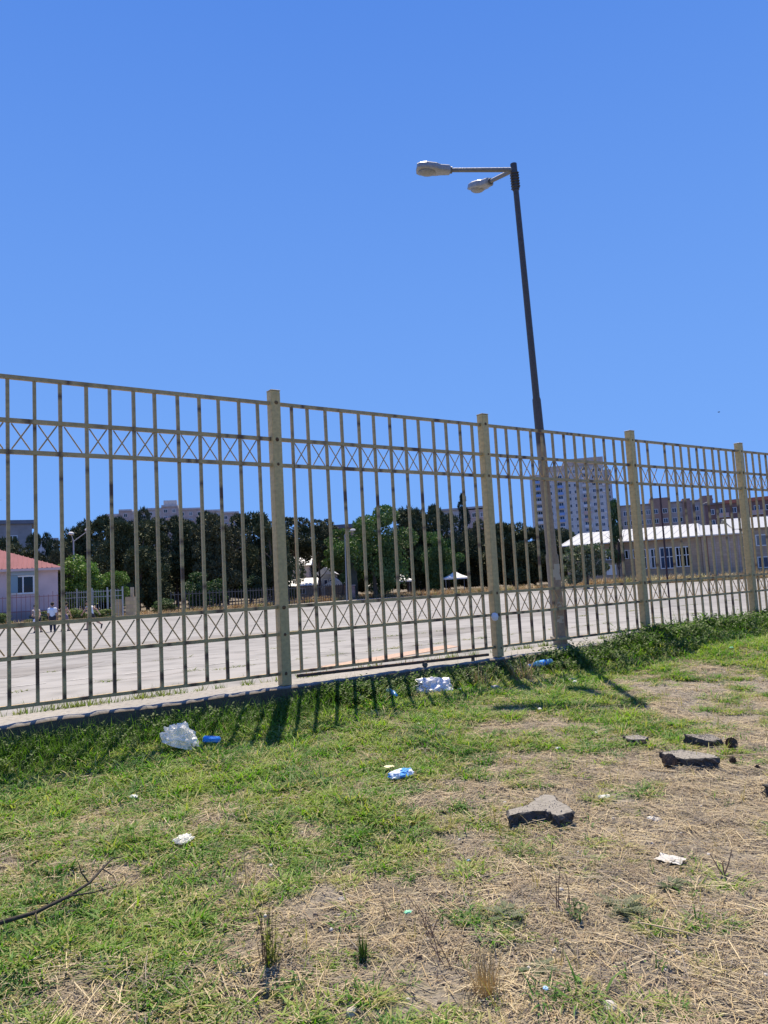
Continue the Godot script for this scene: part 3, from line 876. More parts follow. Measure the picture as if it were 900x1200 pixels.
func far_buildings() -> void:
	var r := RandomNumberGenerator.new()
	r.seed = 99
	var wm: Array[ArrayMesh] = []
	for g in [M.glass_dark, M.glass_blue, M.glass_pale, M.glass_dark]:
		wm.append(window_mesh(1.35, 1.45, g, M.frame_white, 1, 0.0, 0.12))
	var wide: Array[ArrayMesh] = []
	for g in [M.glass_dark, M.glass_pale, M.glass_blue]:
		wide.append(window_mesh(2.7, 1.4, g, M.frame_white, 2, 0.0, 0.12))
	var balc: Array[ArrayMesh] = []
	for c in [Color(0.62, 0.64, 0.68), Color(0.2, 0.33, 0.62), Color(0.5, 0.36, 0.33), Color(0.55, 0.56, 0.58)]:
		var mb := Mb.new()
		mb.box(Vector3(0, 0.5, 0.5), Vector3(3.0, 1.0, 1.0), c)
		mb.box(Vector3(0, -0.08, 0.5), Vector3(3.1, 0.15, 1.1), Color(0.5, 0.5, 0.5))
		balc.append(mb.mesh(M.plain))
	var ac := Mb.new()
	ac.box(Vector3(0, 0.3, 0.2), Vector3(0.8, 0.6, 0.4), Color(0.7, 0.7, 0.7))
	var acm := ac.mesh(M.plain)
	# tower
	var A := Vector2(61.0, -316); var B := Vector2(93.6, -309)
	var tw := thing("apartment_tower", "tall pale apartment tower with blue balconies far behind the lamp post", "apartment tower", Vector3(A.x, -0.5, A.y), yaw_of(A, B))
	var wallc := Color(0.56, 0.57, 0.58)
	var pink := Color(0.52, 0.45, 0.41)
	block(tw, "wall", 0, 6.0, 0, 43.0, -14, 0, wallc, M.wall)
	block(tw, "wall", 6.02, 14.0, 0, 45.0, -16, 2.0, wallc, M.wall)
	block(tw, "wall", 14.02, 29.6, 0, 47.2, -18, 1.0, wallc, M.wall)
	block(tw, "wall", 29.62, 32.6, 0, 43.0, -14, -1.0, Color(0.42, 0.45, 0.5), M.wall)
	block(tw, "parapet", 6.0, 14.05, 43.4, 45.6, -15.6, 2.35, pink, M.wall)
	block(tw, "parapet", 13.9, 29.7, 45.2, 48.2, -17, 1.35, pink, M.wall)
	for fl in 12:
		var y := 42.2 - 2.78 * fl
		for cx in [15.6, 18.2]:
			put("window", wm[r.randi() % 4], tw, Vector3(cx, y, 1.0))
		put("balcony", balc[[0, 2, 3, 0][r.randi() % 4]], tw, Vector3(22.2, y - 0.2, 1.0))
		put("window", wide[r.randi() % 3], tw, Vector3(22.2, y + 0.85, 2.0 if r.randf() < 0.6 else 1.0))
		for cx in [25.4, 28.0]:
			put("window", wm[r.randi() % 4], tw, Vector3(cx, y, 1.0))
			if r.randf() < 0.5: put("air_conditioner", acm, tw, Vector3(cx + 1.2, y - 0.2, 1.0))
		if fl > 0:
			put("window", wm[r.randi() % 4], tw, Vector3(8.0, y, 2.0))
			put("balcony", balc[[1, 1, 0, 3][r.randi() % 4]], tw, Vector3(11.6, y - 0.2, 2.0))
			put("window", wide[[0, 2, 2][r.randi() % 3]], tw, Vector3(11.6, y + 0.85, 2.0))
			put("balcony", balc[[1, 1, 0, 3][r.randi() % 4]], tw, Vector3(3.0, y - 0.2, 0.0))
			put("window", wide[[0, 2, 1][r.randi() % 3]], tw, Vector3(3.0, y + 0.85, 0.0))
			put("window", wm[r.randi() % 4], tw, Vector3(31.2, y, -1.0))
	# brick apartment block with brown piers
	A = Vector2(70.5, -232); B = Vector2(96.2, -224)
	var bk := thing("brick_apartment_block", "grey and brown apartment block behind the white school roof", "apartment block", Vector3(A.x, -0.5, A.y), yaw_of(A, B))
	block(bk, "wall", 0, 26.9, 0, 20.8, -12, 0, Color(0.40, 0.36, 0.33), M.wall)
	for q in [[0.0, 1.0, 21.6], [5.4, 6.4, 21.4], [9.6, 15.0, 22.6], [18.6, 20.8, 21.8], [24.0, 26.9, 22.2]]:
		block(bk, "pier", q[0], q[1], 0, q[2], -11.8, 0.5, Color(0.34, 0.225, 0.18), M.wall)
	block(bk, "cornice", -0.2, 27.1, 20.82, 21.2, -12.2, 0.25, Color(0.3, 0.25, 0.22), M.wall)
	for fl in 4:
		var y := 17.9 - 2.9 * fl
		for cx in [2.4, 4.3, 7.4, 8.9, 16.2, 17.7, 22.4]:
			put("window", wm[r.randi() % 4], bk, Vector3(cx, y, 0.0))
		put("window", wm[r.randi() % 4], bk, Vector3(11.0, y, 0.5))
		put("window", wm[r.randi() % 4], bk, Vector3(13.6, y, 0.5))
	# dark long block on the right
	A = Vector2(85.0, -203); B = Vector2(112.0, -186)
	var dk := thing("dark_apartment_block", "dark maroon block with a red roof edge at the right behind the school", "apartment block", Vector3(A.x, -0.5, A.y), yaw_of(A, B))
	block(dk, "wall", 0, 31.0, 0, 17.6, -11, 0, Color(0.2, 0.13, 0.13), M.wall)
	block(dk, "roof_edge", 4.5, 31.4, 17.62, 18.5, -11.4, 0.5, Color(0.45, 0.16, 0.11), M.wall)
	block(dk, "roof_edge", -0.4, 4.48, 17.62, 18.1, -11.4, 0.5, Color(0.2, 0.18, 0.2), M.wall)
	for fl in 3:
		for k in 11:
			put("window", wm[r.randi() % 2], dk, Vector3(1.6 + 2.7 * k, 15.0 - 2.8 * fl, 0.0))
			if k % 3 == 1: put("balcony", balc[2], dk, Vector3(1.6 + 2.7 * k, 14.2 - 2.8 * fl, 0.0))
	# long row on the left skyline
	A = Vector2(-108, -296); B = Vector2(-58, -306)
	var lg := thing("long_apartment_row", "long pinkish apartment row stepping along the skyline behind the pines", "apartment block", Vector3(A.x, -0.5, A.y), yaw_of(A, B))
	var steps := [[0.0, 5.0, 33.4], [5.02, 10.0, 35.0], [10.02, 15.6, 34.2], [15.62, 21.0, 35.2], [21.02, 27.4, 36.2], [27.42, 37.0, 34.8], [37.02, 44.0, 33.8], [44.02, 51.0, 32.8]]
	for q in steps:
		block(lg, "wall", q[0], q[1], 0, q[2], -12, 0, Color(0.44, 0.37, 0.36) if rng.randf() < 0.5 else Color(0.47, 0.43, 0.43), M.wall)
		block(lg, "roof_edge", q[0] + 0.05, q[1] - 0.05, q[2] + 0.002, q[2] + 0.7, -12.3, 0.35, Color(0.5, 0.5, 0.53), M.wall)
		for fl in 3:
			var n := int((q[1] - q[0]) / 2.6)
			for k in n:
				put("window", wm[r.randi() % 4], lg, Vector3(q[0] + (q[1] - q[0]) * (k + 0.5) / n, q[2] - 2.4 - 2.8 * fl, 0.0))
		put("balcony", balc[2], lg, Vector3((q[0] + q[1]) / 2, q[2] - 5.4, 0.0))
	put("roof_hut", hut_mesh(Vector3(24.2, 38.0, -5), Vector3(5.0, 2.2, 4.0), Color(0.48, 0.46, 0.46)), lg)
	# block seen beside the second post
	A = Vector2(17.0, -243); B = Vector2(32.0, -238)
	var pb := thing("grey_apartment_block", "blue grey apartment block mostly hidden behind the tall conifer", "apartment block", Vector3(A.x, -0.5, A.y), yaw_of(A, B))
	block(pb, "wall", 0, 9.5, 0, 23.4, -10, 0, Color(0.42, 0.45, 0.5), M.wall)
	block(pb, "wall", 9.52, 15.8, 0, 23.0, -10, 0.6, Color(0.46, 0.36, 0.34), M.wall)
	block(pb, "roof_edge", -0.2, 16.0, 23.42, 24.0, -10.2, 0.8, Color(0.36, 0.38, 0.42), M.wall)
	for fl in 3:
		for k in 6:
			put("window", wm[r.randi() % 4], pb, Vector3(1.4 + 2.6 * k, 20.6 - 2.8 * fl, 0.0 if k < 3 else 0.6))
	# dark roofed block in the gap left of the big green tree
	A = Vector2(-15.8, -182); B = Vector2(-8.0, -180)
	var hb := thing("brown_roof_building", "brown building with a dark flat roof between pines and big green tree", "building", Vector3(A.x, -0.5, A.y), yaw_of(A, B))
	block(hb, "wall", 0, 8.0, 0, 15.0, -8, 0, Color(0.3, 0.2, 0.16), M.wall)
	block(hb, "roof", -0.5, 8.5, 15.02, 15.9, -8.5, 0.6, Color(0.12, 0.13, 0.17), M.wall)
	for k in 3:
		put("window", wm[k], hb, Vector3(1.5 + 2.5 * k, 12.6, 0.0))
	# grey block at the left edge
	A = Vector2(-63.3, -115.1); B = Vector2(-54.9, -119)
	var gb := thing("grey_block", "dark grey flat roofed block behind the pink house", "building", Vector3(A.x, -0.5, A.y), yaw_of(A, B))
	block(gb, "wall", 0, 9.3, 0, 13.7, -9, 0, Color(0.33, 0.31, 0.31), M.wall)
	block(gb, "roof_edge", -0.2, 9.6, 13.72, 14.3, -9.2, 0.3, Color(0.2, 0.21, 0.25), M.wall)
	block(gb, "wall", 9.32, 10.1, 0, 11.4, -8, -0.8, Color(0.33, 0.31, 0.31), M.wall)
	block(gb, "roof_hut", 3.2, 4.6, 14.3, 15.1, -4, -2, Color(0.25, 0.25, 0.28), M.wall)
	var an := Mb.new()
	an.tube(PackedVector3Array([Vector3(4.4, 15.1, -3), Vector3(4.4, 18.6, -3)]), PackedFloat32Array([0.04, 0.03]), 6, Color(0.3, 0.3, 0.3))
	an.box(Vector3(4.4, 17.8, -3), Vector3(1.2, 0.05, 0.05), Color(0.3, 0.3, 0.3))
	put("antenna", an.mesh(M.plain), gb)
	for fl in 2:
		for k in 2:
			put("window", wm[0], gb, Vector3(2.0 + 4.6 * k, 10.5 - 2.9 * fl, 0.0))
	# paler block farther off
	A = Vector2(-72.9, -155.7); B = Vector2(-67.6, -158)
	var pg := thing("pale_far_building", "pale grey building showing between two pines left of the twin lamp", "building", Vector3(A.x, -0.5, A.y), yaw_of(A, B))
	block(pg, "wall", 0, 5.8, 0, 14.0, -8, 0, Color(0.46, 0.49, 0.54), M.wall)
	block(pg, "roof_edge", -0.2, 6.0, 14.02, 14.5, -8.2, 0.2, Color(0.36, 0.38, 0.42), M.wall)
	for k in 2: put("window", wm[1], pg, Vector3(1.6 + 2.6 * k, 11.2, 0.0))

func hut_mesh(o: Vector3, s: Vector3, c: Color) -> ArrayMesh:
	var mb := Mb.new()
	mb.box(o, s, c)
	return mb.mesh(M.wall)

func school() -> void:
	var A := Vector2(20.8, -89.0); var B := Vector2(32.75, -80.0); var C := Vector2(36.6, -79.2)
	var s := thing("school_building", "long low stone school with a white metal roof at the right", "school building", Vector3(A.x, -0.47, A.y), yaw_of(A, B))
	var L := A.distance_to(B)
	var sc := Color(0.42, 0.325, 0.235)
	block(s, "wall", 0, L, 0, 4.75, -11, 0, sc, M.stone)
	# sloping roof: an edge of white sheets
	var mb := Mb.new()
	mb.quad(Vector3(-0.6, 4.7, 0.6), Vector3(L + 0.2, 4.7, 0.6), Vector3(L - 1.6, 6.3, -5.5), Vector3(-0.6, 6.3, -5.5), Color(0.40, 0.42, 0.45))
	mb.quad(Vector3(-0.6, 6.3, -5.5), Vector3(L - 1.6, 6.3, -5.5), Vector3(L + 0.2, 4.7, -11.6), Vector3(-0.6, 4.7, -11.6), Color(0.40, 0.42, 0.45))
	mb.tri(Vector3(L + 0.2, 4.7, 0.6), Vector3(L + 0.2, 4.7, -11.6), Vector3(L - 1.6, 6.3, -5.5), Color(0.40, 0.42, 0.45))
	mb.tri(Vector3(-0.6, 4.7, 0.6), Vector3(-0.6, 6.3, -5.5), Vector3(-0.6, 4.7, -11.6), Color(0.6, 0.6, 0.62))
	mb.quad(Vector3(-0.6, 4.58, 0.58), Vector3(L + 0.2, 4.58, 0.58), Vector3(L + 0.2, 4.7, 0.6), Vector3(-0.6, 4.7, 0.6), Color(0.6, 0.6, 0.62))
	var rf := put("roof", mb.mesh(M.metal_roof), s)
	for k in 16:
		mb = Mb.new()
		var x := -0.4 + 0.95 * k
		if x > L - 1.7: break
		mb.box(Vector3(x, 5.51, -2.45), Vector3(0.05, 0.035, 6.2), Color(0.40, 0.42, 0.45), Basis(Vector3.RIGHT, 0.256))
		put("roof_seam", mb.mesh(M.metal_roof), rf)
	block(s, "low_annex", 3.6, 6.6, 0, 2.45, 0.02, 0.9, Color(0.42, 0.36, 0.31), M.stone)
	block(s, "white_hatch", 5.0, 6.1, 1.1, 2.2, 0.9, 0.96, Color(0.7, 0.72, 0.74), M.plain)
	var win := window_mesh(0.8, 2.15, M.glass_dark, M.frame_white, 1, 0.58, 0.1)
	var wide := window_mesh(1.5, 2.3, M.glass_blue, M.frame_white, 2, 0.55, 0.1)
	var small := window_mesh(0.8, 1.0, M.glass_dark, M.frame_white, 1, 0.0, 0.09)
	for x in [5.1, 6.0, 6.9, 7.8]: put("window", small, s, Vector3(x, 2.75, 0.0))
	for x in [9.2, 10.05]: put("window", win, s, Vector3(x, 1.55, 0.0))
	put("window", wide, s, Vector3(11.4, 1.45, 0.0))
	for x in [12.7, 13.4]: put("window", win, s, Vector3(x, 1.55, 0.0))
	block(s, "plinth", 6.62, L, 0, 0.75, 0.0, 0.07, Color(0.36, 0.33, 0.31), M.wall)
	mb = Mb.new()
	mb.tube(PackedVector3Array([Vector3(8.4, 4.5, 0.12), Vector3(8.4, 0.2, 0.12)]), PackedFloat32Array([0.05, 0.05]), 8, Color(0.5, 0.5, 0.5))
	put("downpipe", mb.mesh(M.plain), s)
	# blank wing
	var w := thing("school_gable_wing", "blank stone wall wing with rust streaks at the school corner", "wing", Vector3(B.x, -0.47, B.y), yaw_of(B, C))
	var L2 := B.distance_to(C)
	block(w, "wall", 0.02, L2, 0, 4.7, -9, 0.3, Color(0.42, 0.33, 0.26), M.stone)
	for q in [[0.35, 0.22], [1.75, 0.2]]:
		block(w, "rust_streak", q[0], q[0] + q[1], 0.9, 4.6, 0.3, 0.34, Color(0.27, 0.14, 0.09), M.wall)
	for q in [1.2, 2.6, 3.5]:
		block(w, "pilaster", q, q + 0.12, 0.0, 4.6, 0.3, 0.36, Color(0.40, 0.35, 0.34), M.stone)
	mb = Mb.new()
	mb.quad(Vector3(-0.1, 4.72, 0.7), Vector3(L2 + 0.1, 4.72, 0.7), Vector3(L2 + 0.1, 6.0, -5.0), Vector3(-0.1, 6.0, -5.0), Color(0.40, 0.42, 0.45))
	mb.quad(Vector3(-0.1, 6.0, -5.0), Vector3(L2 + 0.1, 6.0, -5.0), Vector3(L2 + 0.1, 4.72, -10.0), Vector3(-0.1, 4.72, -10.0), Color(0.40, 0.42, 0.45))
	mb.quad(Vector3(-0.1, 4.6, 0.68), Vector3(L2 + 0.1, 4.6, 0.68), Vector3(L2 + 0.1, 4.72, 0.7), Vector3(-0.1, 4.72, 0.7), Color(0.6, 0.6, 0.62))
	put("roof", mb.mesh(M.metal_roof), w)
	# second school block at the right edge
	var D := Vector2(36.9, -81.0); var E := Vector2(50.0, -78.0)
	var e := thing("school_annex", "grey school annex with rows of windows at the right edge", "school building", Vector3(D.x, -0.47, D.y), yaw_of(D, E))
	var L3 := D.distance_to(E)
	block(e, "wall", 0, L3, 0, 5.2, -9, 0, Color(0.40, 0.33, 0.27), M.stone)
	mb = Mb.new()
	mb.quad(Vector3(-0.3, 5.22, 0.5), Vector3(L3, 5.22, 0.5), Vector3(L3, 6.6, -4.5), Vector3(-0.3, 6.6, -4.5), Color(0.40, 0.42, 0.45))
	mb.quad(Vector3(-0.3, 6.6, -4.5), Vector3(L3, 6.6, -4.5), Vector3(L3, 5.22, -9.5), Vector3(-0.3, 5.22, -9.5), Color(0.40, 0.42, 0.45))
	put("roof", mb.mesh(M.metal_roof), e)
	for k in 6:
		put("window", window_mesh(1.1, 1.2, M.glass_pale if k % 2 else M.glass_blue, M.frame_white, 1, 0.0, 0.1), e, Vector3(0.9 + 1.5 * k, 3.3, 0.0))
		put("window", window_mesh(1.1, 1.2, M.glass_blue if k % 2 else M.glass_pale, M.frame_white, 1, 0.0, 0.1), e, Vector3(0.9 + 1.5 * k, 1.0, 0.0))

func left_side() -> void:
	# pink house
	var A := Vector2(-32.1, -45.4); var B := Vector2(-21.4, -50.0)
	var h := thing("pink_house", "small pink house with a red tiled roof at the left edge", "house", Vector3(A.x, -0.55, A.y), yaw_of(A, B))
	var L := A.distance_to(B)
	block(h, "wall", 0, L, 0, 3.72, -8, 0, Color(0.6, 0.46, 0.47), M.wall)
	block(h, "plinth", 0, L, 0, 1.05, 0.0, 0.06, Color(0.42, 0.35, 0.35), M.wall)
	var mb := Mb.new()
	var rc := Color(0.235, 0.085, 0.095)
	var p := [Vector3(-0.4, 3.72, 0.4), Vector3(L + 0.35, 3.72, 0.4), Vector3(L + 0.35, 3.72, -8.4), Vector3(-0.4, 3.72, -8.4), Vector3(4.0, 5.55, -4.0), Vector3(L - 4.6, 5.55, -4.0)]
	mb.quad(p[0], p[1], p[5], p[4], rc); mb.tri(p[1], p[2], p[5], rc); mb.quad(p[2], p[3], p[4], p[5], rc); mb.tri(p[3], p[0], p[4], rc)
	mb.quad(p[3], p[2], p[1], p[0], Color(0.6, 0.5, 0.5))
	var rf := put("roof", mb.mesh(M.wall), h)
	for k in 40:                          # ribs of the roof sheets
		var x := 0.0 + 0.29 * k
		var top := 1.0
		if x > L - 4.6: top = clampf((L + 0.35 - x) / 4.95, 0.0, 1.0)
		if x < 4.0: top = clampf((x + 0.4) / 4.4, 0.0, 1.0)
		if top < 0.05: continue
		var a := Vector3(x, 3.73, 0.4); var b := Vector3(x, 3.73 + 1.83 * top, 0.4 - 4.4 * top)
		mb = Mb.new()
		mb.box((a + b) / 2 + Vector3(0, 0.01, 0), Vector3(0.06, 0.04, a.distance_to(b)), rc, Basis(Vector3.RIGHT, atan2(1.83, 4.4)))
		put("roof_rib", mb.mesh(M.wall), rf)
	block(h, "fascia", -0.4, L + 0.36, 3.56, 3.715, 0.36, 0.42, Color(0.55, 0.42, 0.42), M.plain)
	var wx := L - 2.05
	put("window", window_mesh(1.35, 1.2, M.glass_dark, M.frame_white, 1, 0.0, 0.1), h, Vector3(wx, 2.1, 0.0))
	block(h, "roller_box", wx - 0.68, wx + 0.68, 3.31, 3.56, 0.0, 0.16, Color(0.3, 0.38, 0.44), M.plain)
	block(h, "shutter", wx - 0.7, wx - 0.3, 2.2, 3.28, 0.1, 0.13, Color(0.2, 0.3, 0.36), M.plain)
	# low reddish railing in front of the house
	var rl := thing("red_railing", "thin reddish railing in front of the pink house", "railing", Vector3(-28.9, -0.5, -45.6), yaw_of(Vector2(-28.9, -45.6), Vector2(-20.9, -49.1)))
	for k in 34:
		mb = Mb.new()
		mb.box(Vector3(0.26 * k, 1.1, 0), Vector3(0.03, 1.7 if k % 8 else 2.1, 0.03), Color(0.32, 0.14, 0.13))
		put("rail_post" if k % 8 == 0 else "picket", mb.mesh(M.plain), rl)
	for y in [0.95, 1.85]:
		mb = Mb.new()
		mb.box(Vector3(4.3, y, 0), Vector3(8.7, 0.04, 0.04), Color(0.32, 0.14, 0.13))
		put("rail", mb.mesh(M.plain), rl)
	# light metal fence right of it
	A = Vector2(-22.0, -52.0); B = Vector2(-17.9, -52.0)
	var f := thing("light_metal_fence", "light grey metal picket fence behind the running children", "fence", Vector3(A.x, -0.45, A.y), yaw_of(A, B))
	var fc := Color(0.4, 0.39, 0.37)
	for k in 5:
		mb = Mb.new()
		mb.box(Vector3(1.03 * k - 0.02, 1.1, 0), Vector3(0.08, 2.2, 0.08), fc)
		put("post", mb.mesh(M.plain), f)
	for k in 26:
		if k % 6 == 0: continue
		mb = Mb.new()
		mb.box(Vector3(0.165 * k, 1.08, 0), Vector3(0.024, 1.96, 0.024), fc)
		put("picket", mb.mesh(M.plain), f)
	for y in [0.15, 1.6, 1.95]:
		mb = Mb.new()
		mb.box(Vector3(2.05, y, 0), Vector3(4.1, 0.045, 0.03), fc)
		put("rail", mb.mesh(M.plain), f)
	# beige gate piers
	var gp := thing("beige_gate", "small gate between two beige stone piers right of the light fence", "gate", Vector3(-18.85, -0.42, -53.0))
	for q in [[0.0, 0.44, 1.32], [0.78, 1.42, 1.45]]:
		block(gp, "pier", q[0], q[1], 0, q[2], -0.4, 0.0, Color(0.56, 0.43, 0.26), M.stone)
	block(gp, "pier", 1.1, 1.3, 1.452, 2.1, -0.3, -0.1, Color(0.5, 0.4, 0.26), M.stone)
	for k in 4:
		mb = Mb.new()
		mb.box(Vector3(0.5 + 0.08 * k, 0.65, -0.2), Vector3(0.02, 1.2, 0.02), Color(0.25, 0.24, 0.23))
		put("gate_bar", mb.mesh(M.plain), gp)
	# dark fence along the pines
	A = Vector2(-16.9, -60.0); B = Vector2(-4.6, -79.0)
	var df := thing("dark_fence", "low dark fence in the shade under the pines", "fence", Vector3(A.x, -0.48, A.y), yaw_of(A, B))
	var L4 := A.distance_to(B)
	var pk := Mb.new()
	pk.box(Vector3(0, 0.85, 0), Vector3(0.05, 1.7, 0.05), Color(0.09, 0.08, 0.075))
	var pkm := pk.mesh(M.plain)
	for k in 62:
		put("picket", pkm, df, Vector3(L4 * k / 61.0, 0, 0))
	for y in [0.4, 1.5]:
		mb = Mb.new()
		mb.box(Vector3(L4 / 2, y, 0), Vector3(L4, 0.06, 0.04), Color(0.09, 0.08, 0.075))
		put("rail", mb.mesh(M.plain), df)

func gable_roof(parent: Node3D, x0: float, x1: float, z0: float, z1: float, y: float, rise: float, along_x: bool, c: Color, m: Material) -> void:
	var mb := Mb.new()
	var a := Vector3(x0, y, z1); var b := Vector3(x1, y, z1); var d := Vector3(x1, y, z0); var e := Vector3(x0, y, z0)
	if along_x:
		var p := Vector3(x0, y + rise, (z0 + z1) / 2); var q := Vector3(x1, y + rise, (z0 + z1) / 2)
		mb.quad(a, b, q, p, c); mb.quad(d, e, p, q, c); mb.tri(b, d, q, c); mb.tri(e, a, p, c)
	else:
		var p := Vector3((x0 + x1) / 2, y + rise, z1); var q := Vector3((x0 + x1) / 2, y + rise, z0)
		mb.quad(b, d, q, p, c); mb.quad(e, a, p, q, c); mb.tri(a, b, p, c); mb.tri(d, e, q, c)
	mb.quad(e, d, b, a, c)
	put("roof", mb.mesh(m), parent)

func tent(label: String, at: Vector3, w: float, h: float, peak: float, turn: float, c: Color) -> void:
	var t := thing("canopy_tent", label, "canopy", at, turn, "white canopies under the trees")
	var mb := Mb.new()
	var p := Vector3(0, h + peak, 0)
	var k := [Vector3(-w / 2, h, w / 2), Vector3(w / 2, h, w / 2), Vector3(w / 2, h, -w / 2), Vector3(-w / 2, h, -w / 2)]
	for i in 4:
		var a: Vector3 = k[i]; var b: Vector3 = k[(i + 1) % 4]
		var m1 := a.lerp(p, 0.5) - Vector3(0, 0.08, 0); var m2 := b.lerp(p, 0.5) - Vector3(0, 0.08, 0)
		mb.quad(a, b, m2, m1, c); mb.tri(m1, m2, p, c)
		mb.quad(a - Vector3(0, 0.16, 0), b - Vector3(0, 0.16, 0), b, a, c)
	put("canopy", mb.mesh(M.plain), t)
	for i in 4:
		mb = Mb.new()
		var q: Vector3 = k[i] * Vector3(0.95, 0, 0.95)
		mb.tube(PackedVector3Array([q, q + Vector3(0, h, 0)]), PackedFloat32Array([0.04, 0.04]), 6, Color(0.3, 0.3, 0.3))
		put("leg", mb.mesh(M.plain), t)

func middle_buildings() -> void:
	var white := Color(0.74, 0.75, 0.77)
	var s := thing("stone_house", "pale stone house with a snow white roof behind the pines and first post", "house", Vector3(-15.6, -0.48, -100))
	block(s, "wall", 0, 5.4, 0, 4.4, -6, 0, Color(0.5, 0.43, 0.4), M.stone)
	gable_roof(s, -0.3, 5.8, -6.4, 0.4, 4.42, 1.4, true, white, M.metal_roof)
	var wmesh := window_mesh(0.9, 1.3, M.glass_dark, M.frame_white, 1, 0.0, 0.09)
	for k in 3: put("window", wmesh, s, Vector3(1.1 + 1.6 * k, 2.5, 0.0))
	var l := thing("low_white_roof_house", "low beige house with a white roof in front of the stone house", "house", Vector3(-14.0, -0.48, -92))
	block(l, "wall", 0, 5.2, 0, 1.75, -4, 0, Color(0.42, 0.36, 0.31), M.stone)
	gable_roof(l, -0.3, 5.6, -4.4, 0.4, 1.77, 0.9, true, white, M.metal_roof)
	var d := Mb.new()
	d.box(Vector3(2.4, 0.75, 0.03), Vector3(0.8, 1.5, 0.06), Color(0.12, 0.1, 0.09))
	put("door", d.mesh(M.plain), l)
	put("window", window_mesh(0.8, 0.7, M.glass_dark, M.frame_white, 1, 0.0, 0.08), l, Vector3(3.8, 0.75, 0.0))
	put("window", window_mesh(0.8, 0.7, M.glass_dark, M.frame_white, 1, 0.0, 0.08), l, Vector3(1.0, 0.75, 0.0))
	var g := thing("blue_gable_shed", "blue grey shed with a gable end beside the low beige house", "shed", Vector3(-8.9, -0.48, -96))
	block(g, "wall", 0, 2.4, 0, 3.0, -4, 0, Color(0.4, 0.42, 0.46), M.wall)
	gable_roof(g, -0.25, 2.65, -4.3, 0.3, 3.02, 0.95, false, Color(0.6, 0.61, 0.63), M.metal_roof)
	for k in 3: put("window", window_mesh(0.5, 1.1, M.glass_blue, M.frame_white, 0, 0.0, 0.07), g, Vector3(0.5 + 0.7 * k, 1.3, 0.0))
	var a := thing("white_awning_kiosk", "small kiosk with a white pitched awning right of the gable shed", "kiosk", Vector3(-7.5, -0.48, -90))
	block(a, "wall", 0.2, 2.6, 0, 1.6, -2.2, -0.4, Color(0.3, 0.25, 0.22), M.wall)
	gable_roof(a, -0.1, 2.9, -2.6, 0.4, 1.62, 0.75, false, white, M.metal_roof)
	block(a, "counter", 0.3, 2.5, 0.7, 0.8, -0.4, 0.0, Color(0.4, 0.3, 0.22), M.plain)
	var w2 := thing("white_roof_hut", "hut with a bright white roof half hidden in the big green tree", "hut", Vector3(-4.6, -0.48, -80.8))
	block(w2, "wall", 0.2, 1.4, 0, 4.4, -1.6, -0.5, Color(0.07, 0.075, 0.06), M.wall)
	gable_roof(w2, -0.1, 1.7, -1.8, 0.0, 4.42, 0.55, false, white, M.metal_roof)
	# pinkish stone pillar at the yard edge
	var pl := thing("pink_pillar", "short pinkish stone pillar at the far yard edge by the big tree", "pillar", Vector3(-3.75, -0.48, -80.5))
	var mb := Mb.new()
	mb.bevel_box(Vector3(0, 0.7, 0), Vector3(0.6, 1.4, 0.6), 0.08, Color(0.46, 0.29, 0.26))
	put("shaft", mb.mesh(M.stone), pl)
	mb = Mb.new()
	mb.bevel_box(Vector3(0, 1.48, 0), Vector3(0.75, 0.16, 0.75), 0.04, Color(0.44, 0.34, 0.3))
	put("cap", mb.mesh(M.stone), pl)
	tent("white pyramid canopy on thin legs left of the middle, under the big green tree", Vector3(1.55, -0.5, -90.0), 2.7, 1.75, 0.75, 0.2, Color(0.72, 0.71, 0.69))
	tent("white pyramid canopy on thin legs just left of the second fence post", Vector3(7.85, -0.5, -90.0), 2.8, 1.75, 0.8, 0.1, Color(0.74, 0.73, 0.71))
	tent("small dim grey canopy farthest left under the big green tree", Vector3(-1.55, -0.5, -87.0), 1.5, 1.3, 0.55, 0.4, Color(0.4, 0.4, 0.4))
	# low dark shed between the canopies
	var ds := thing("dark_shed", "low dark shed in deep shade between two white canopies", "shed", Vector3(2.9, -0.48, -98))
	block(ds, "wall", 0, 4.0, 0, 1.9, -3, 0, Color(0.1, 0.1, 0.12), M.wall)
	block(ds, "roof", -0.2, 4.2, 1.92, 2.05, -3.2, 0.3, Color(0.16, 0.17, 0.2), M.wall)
	put("window", window_mesh(0.5, 0.7, M.glass_pale, M.frame_white, 0, 0.0, 0.07), ds, Vector3(1.2, 0.8, 0.0))

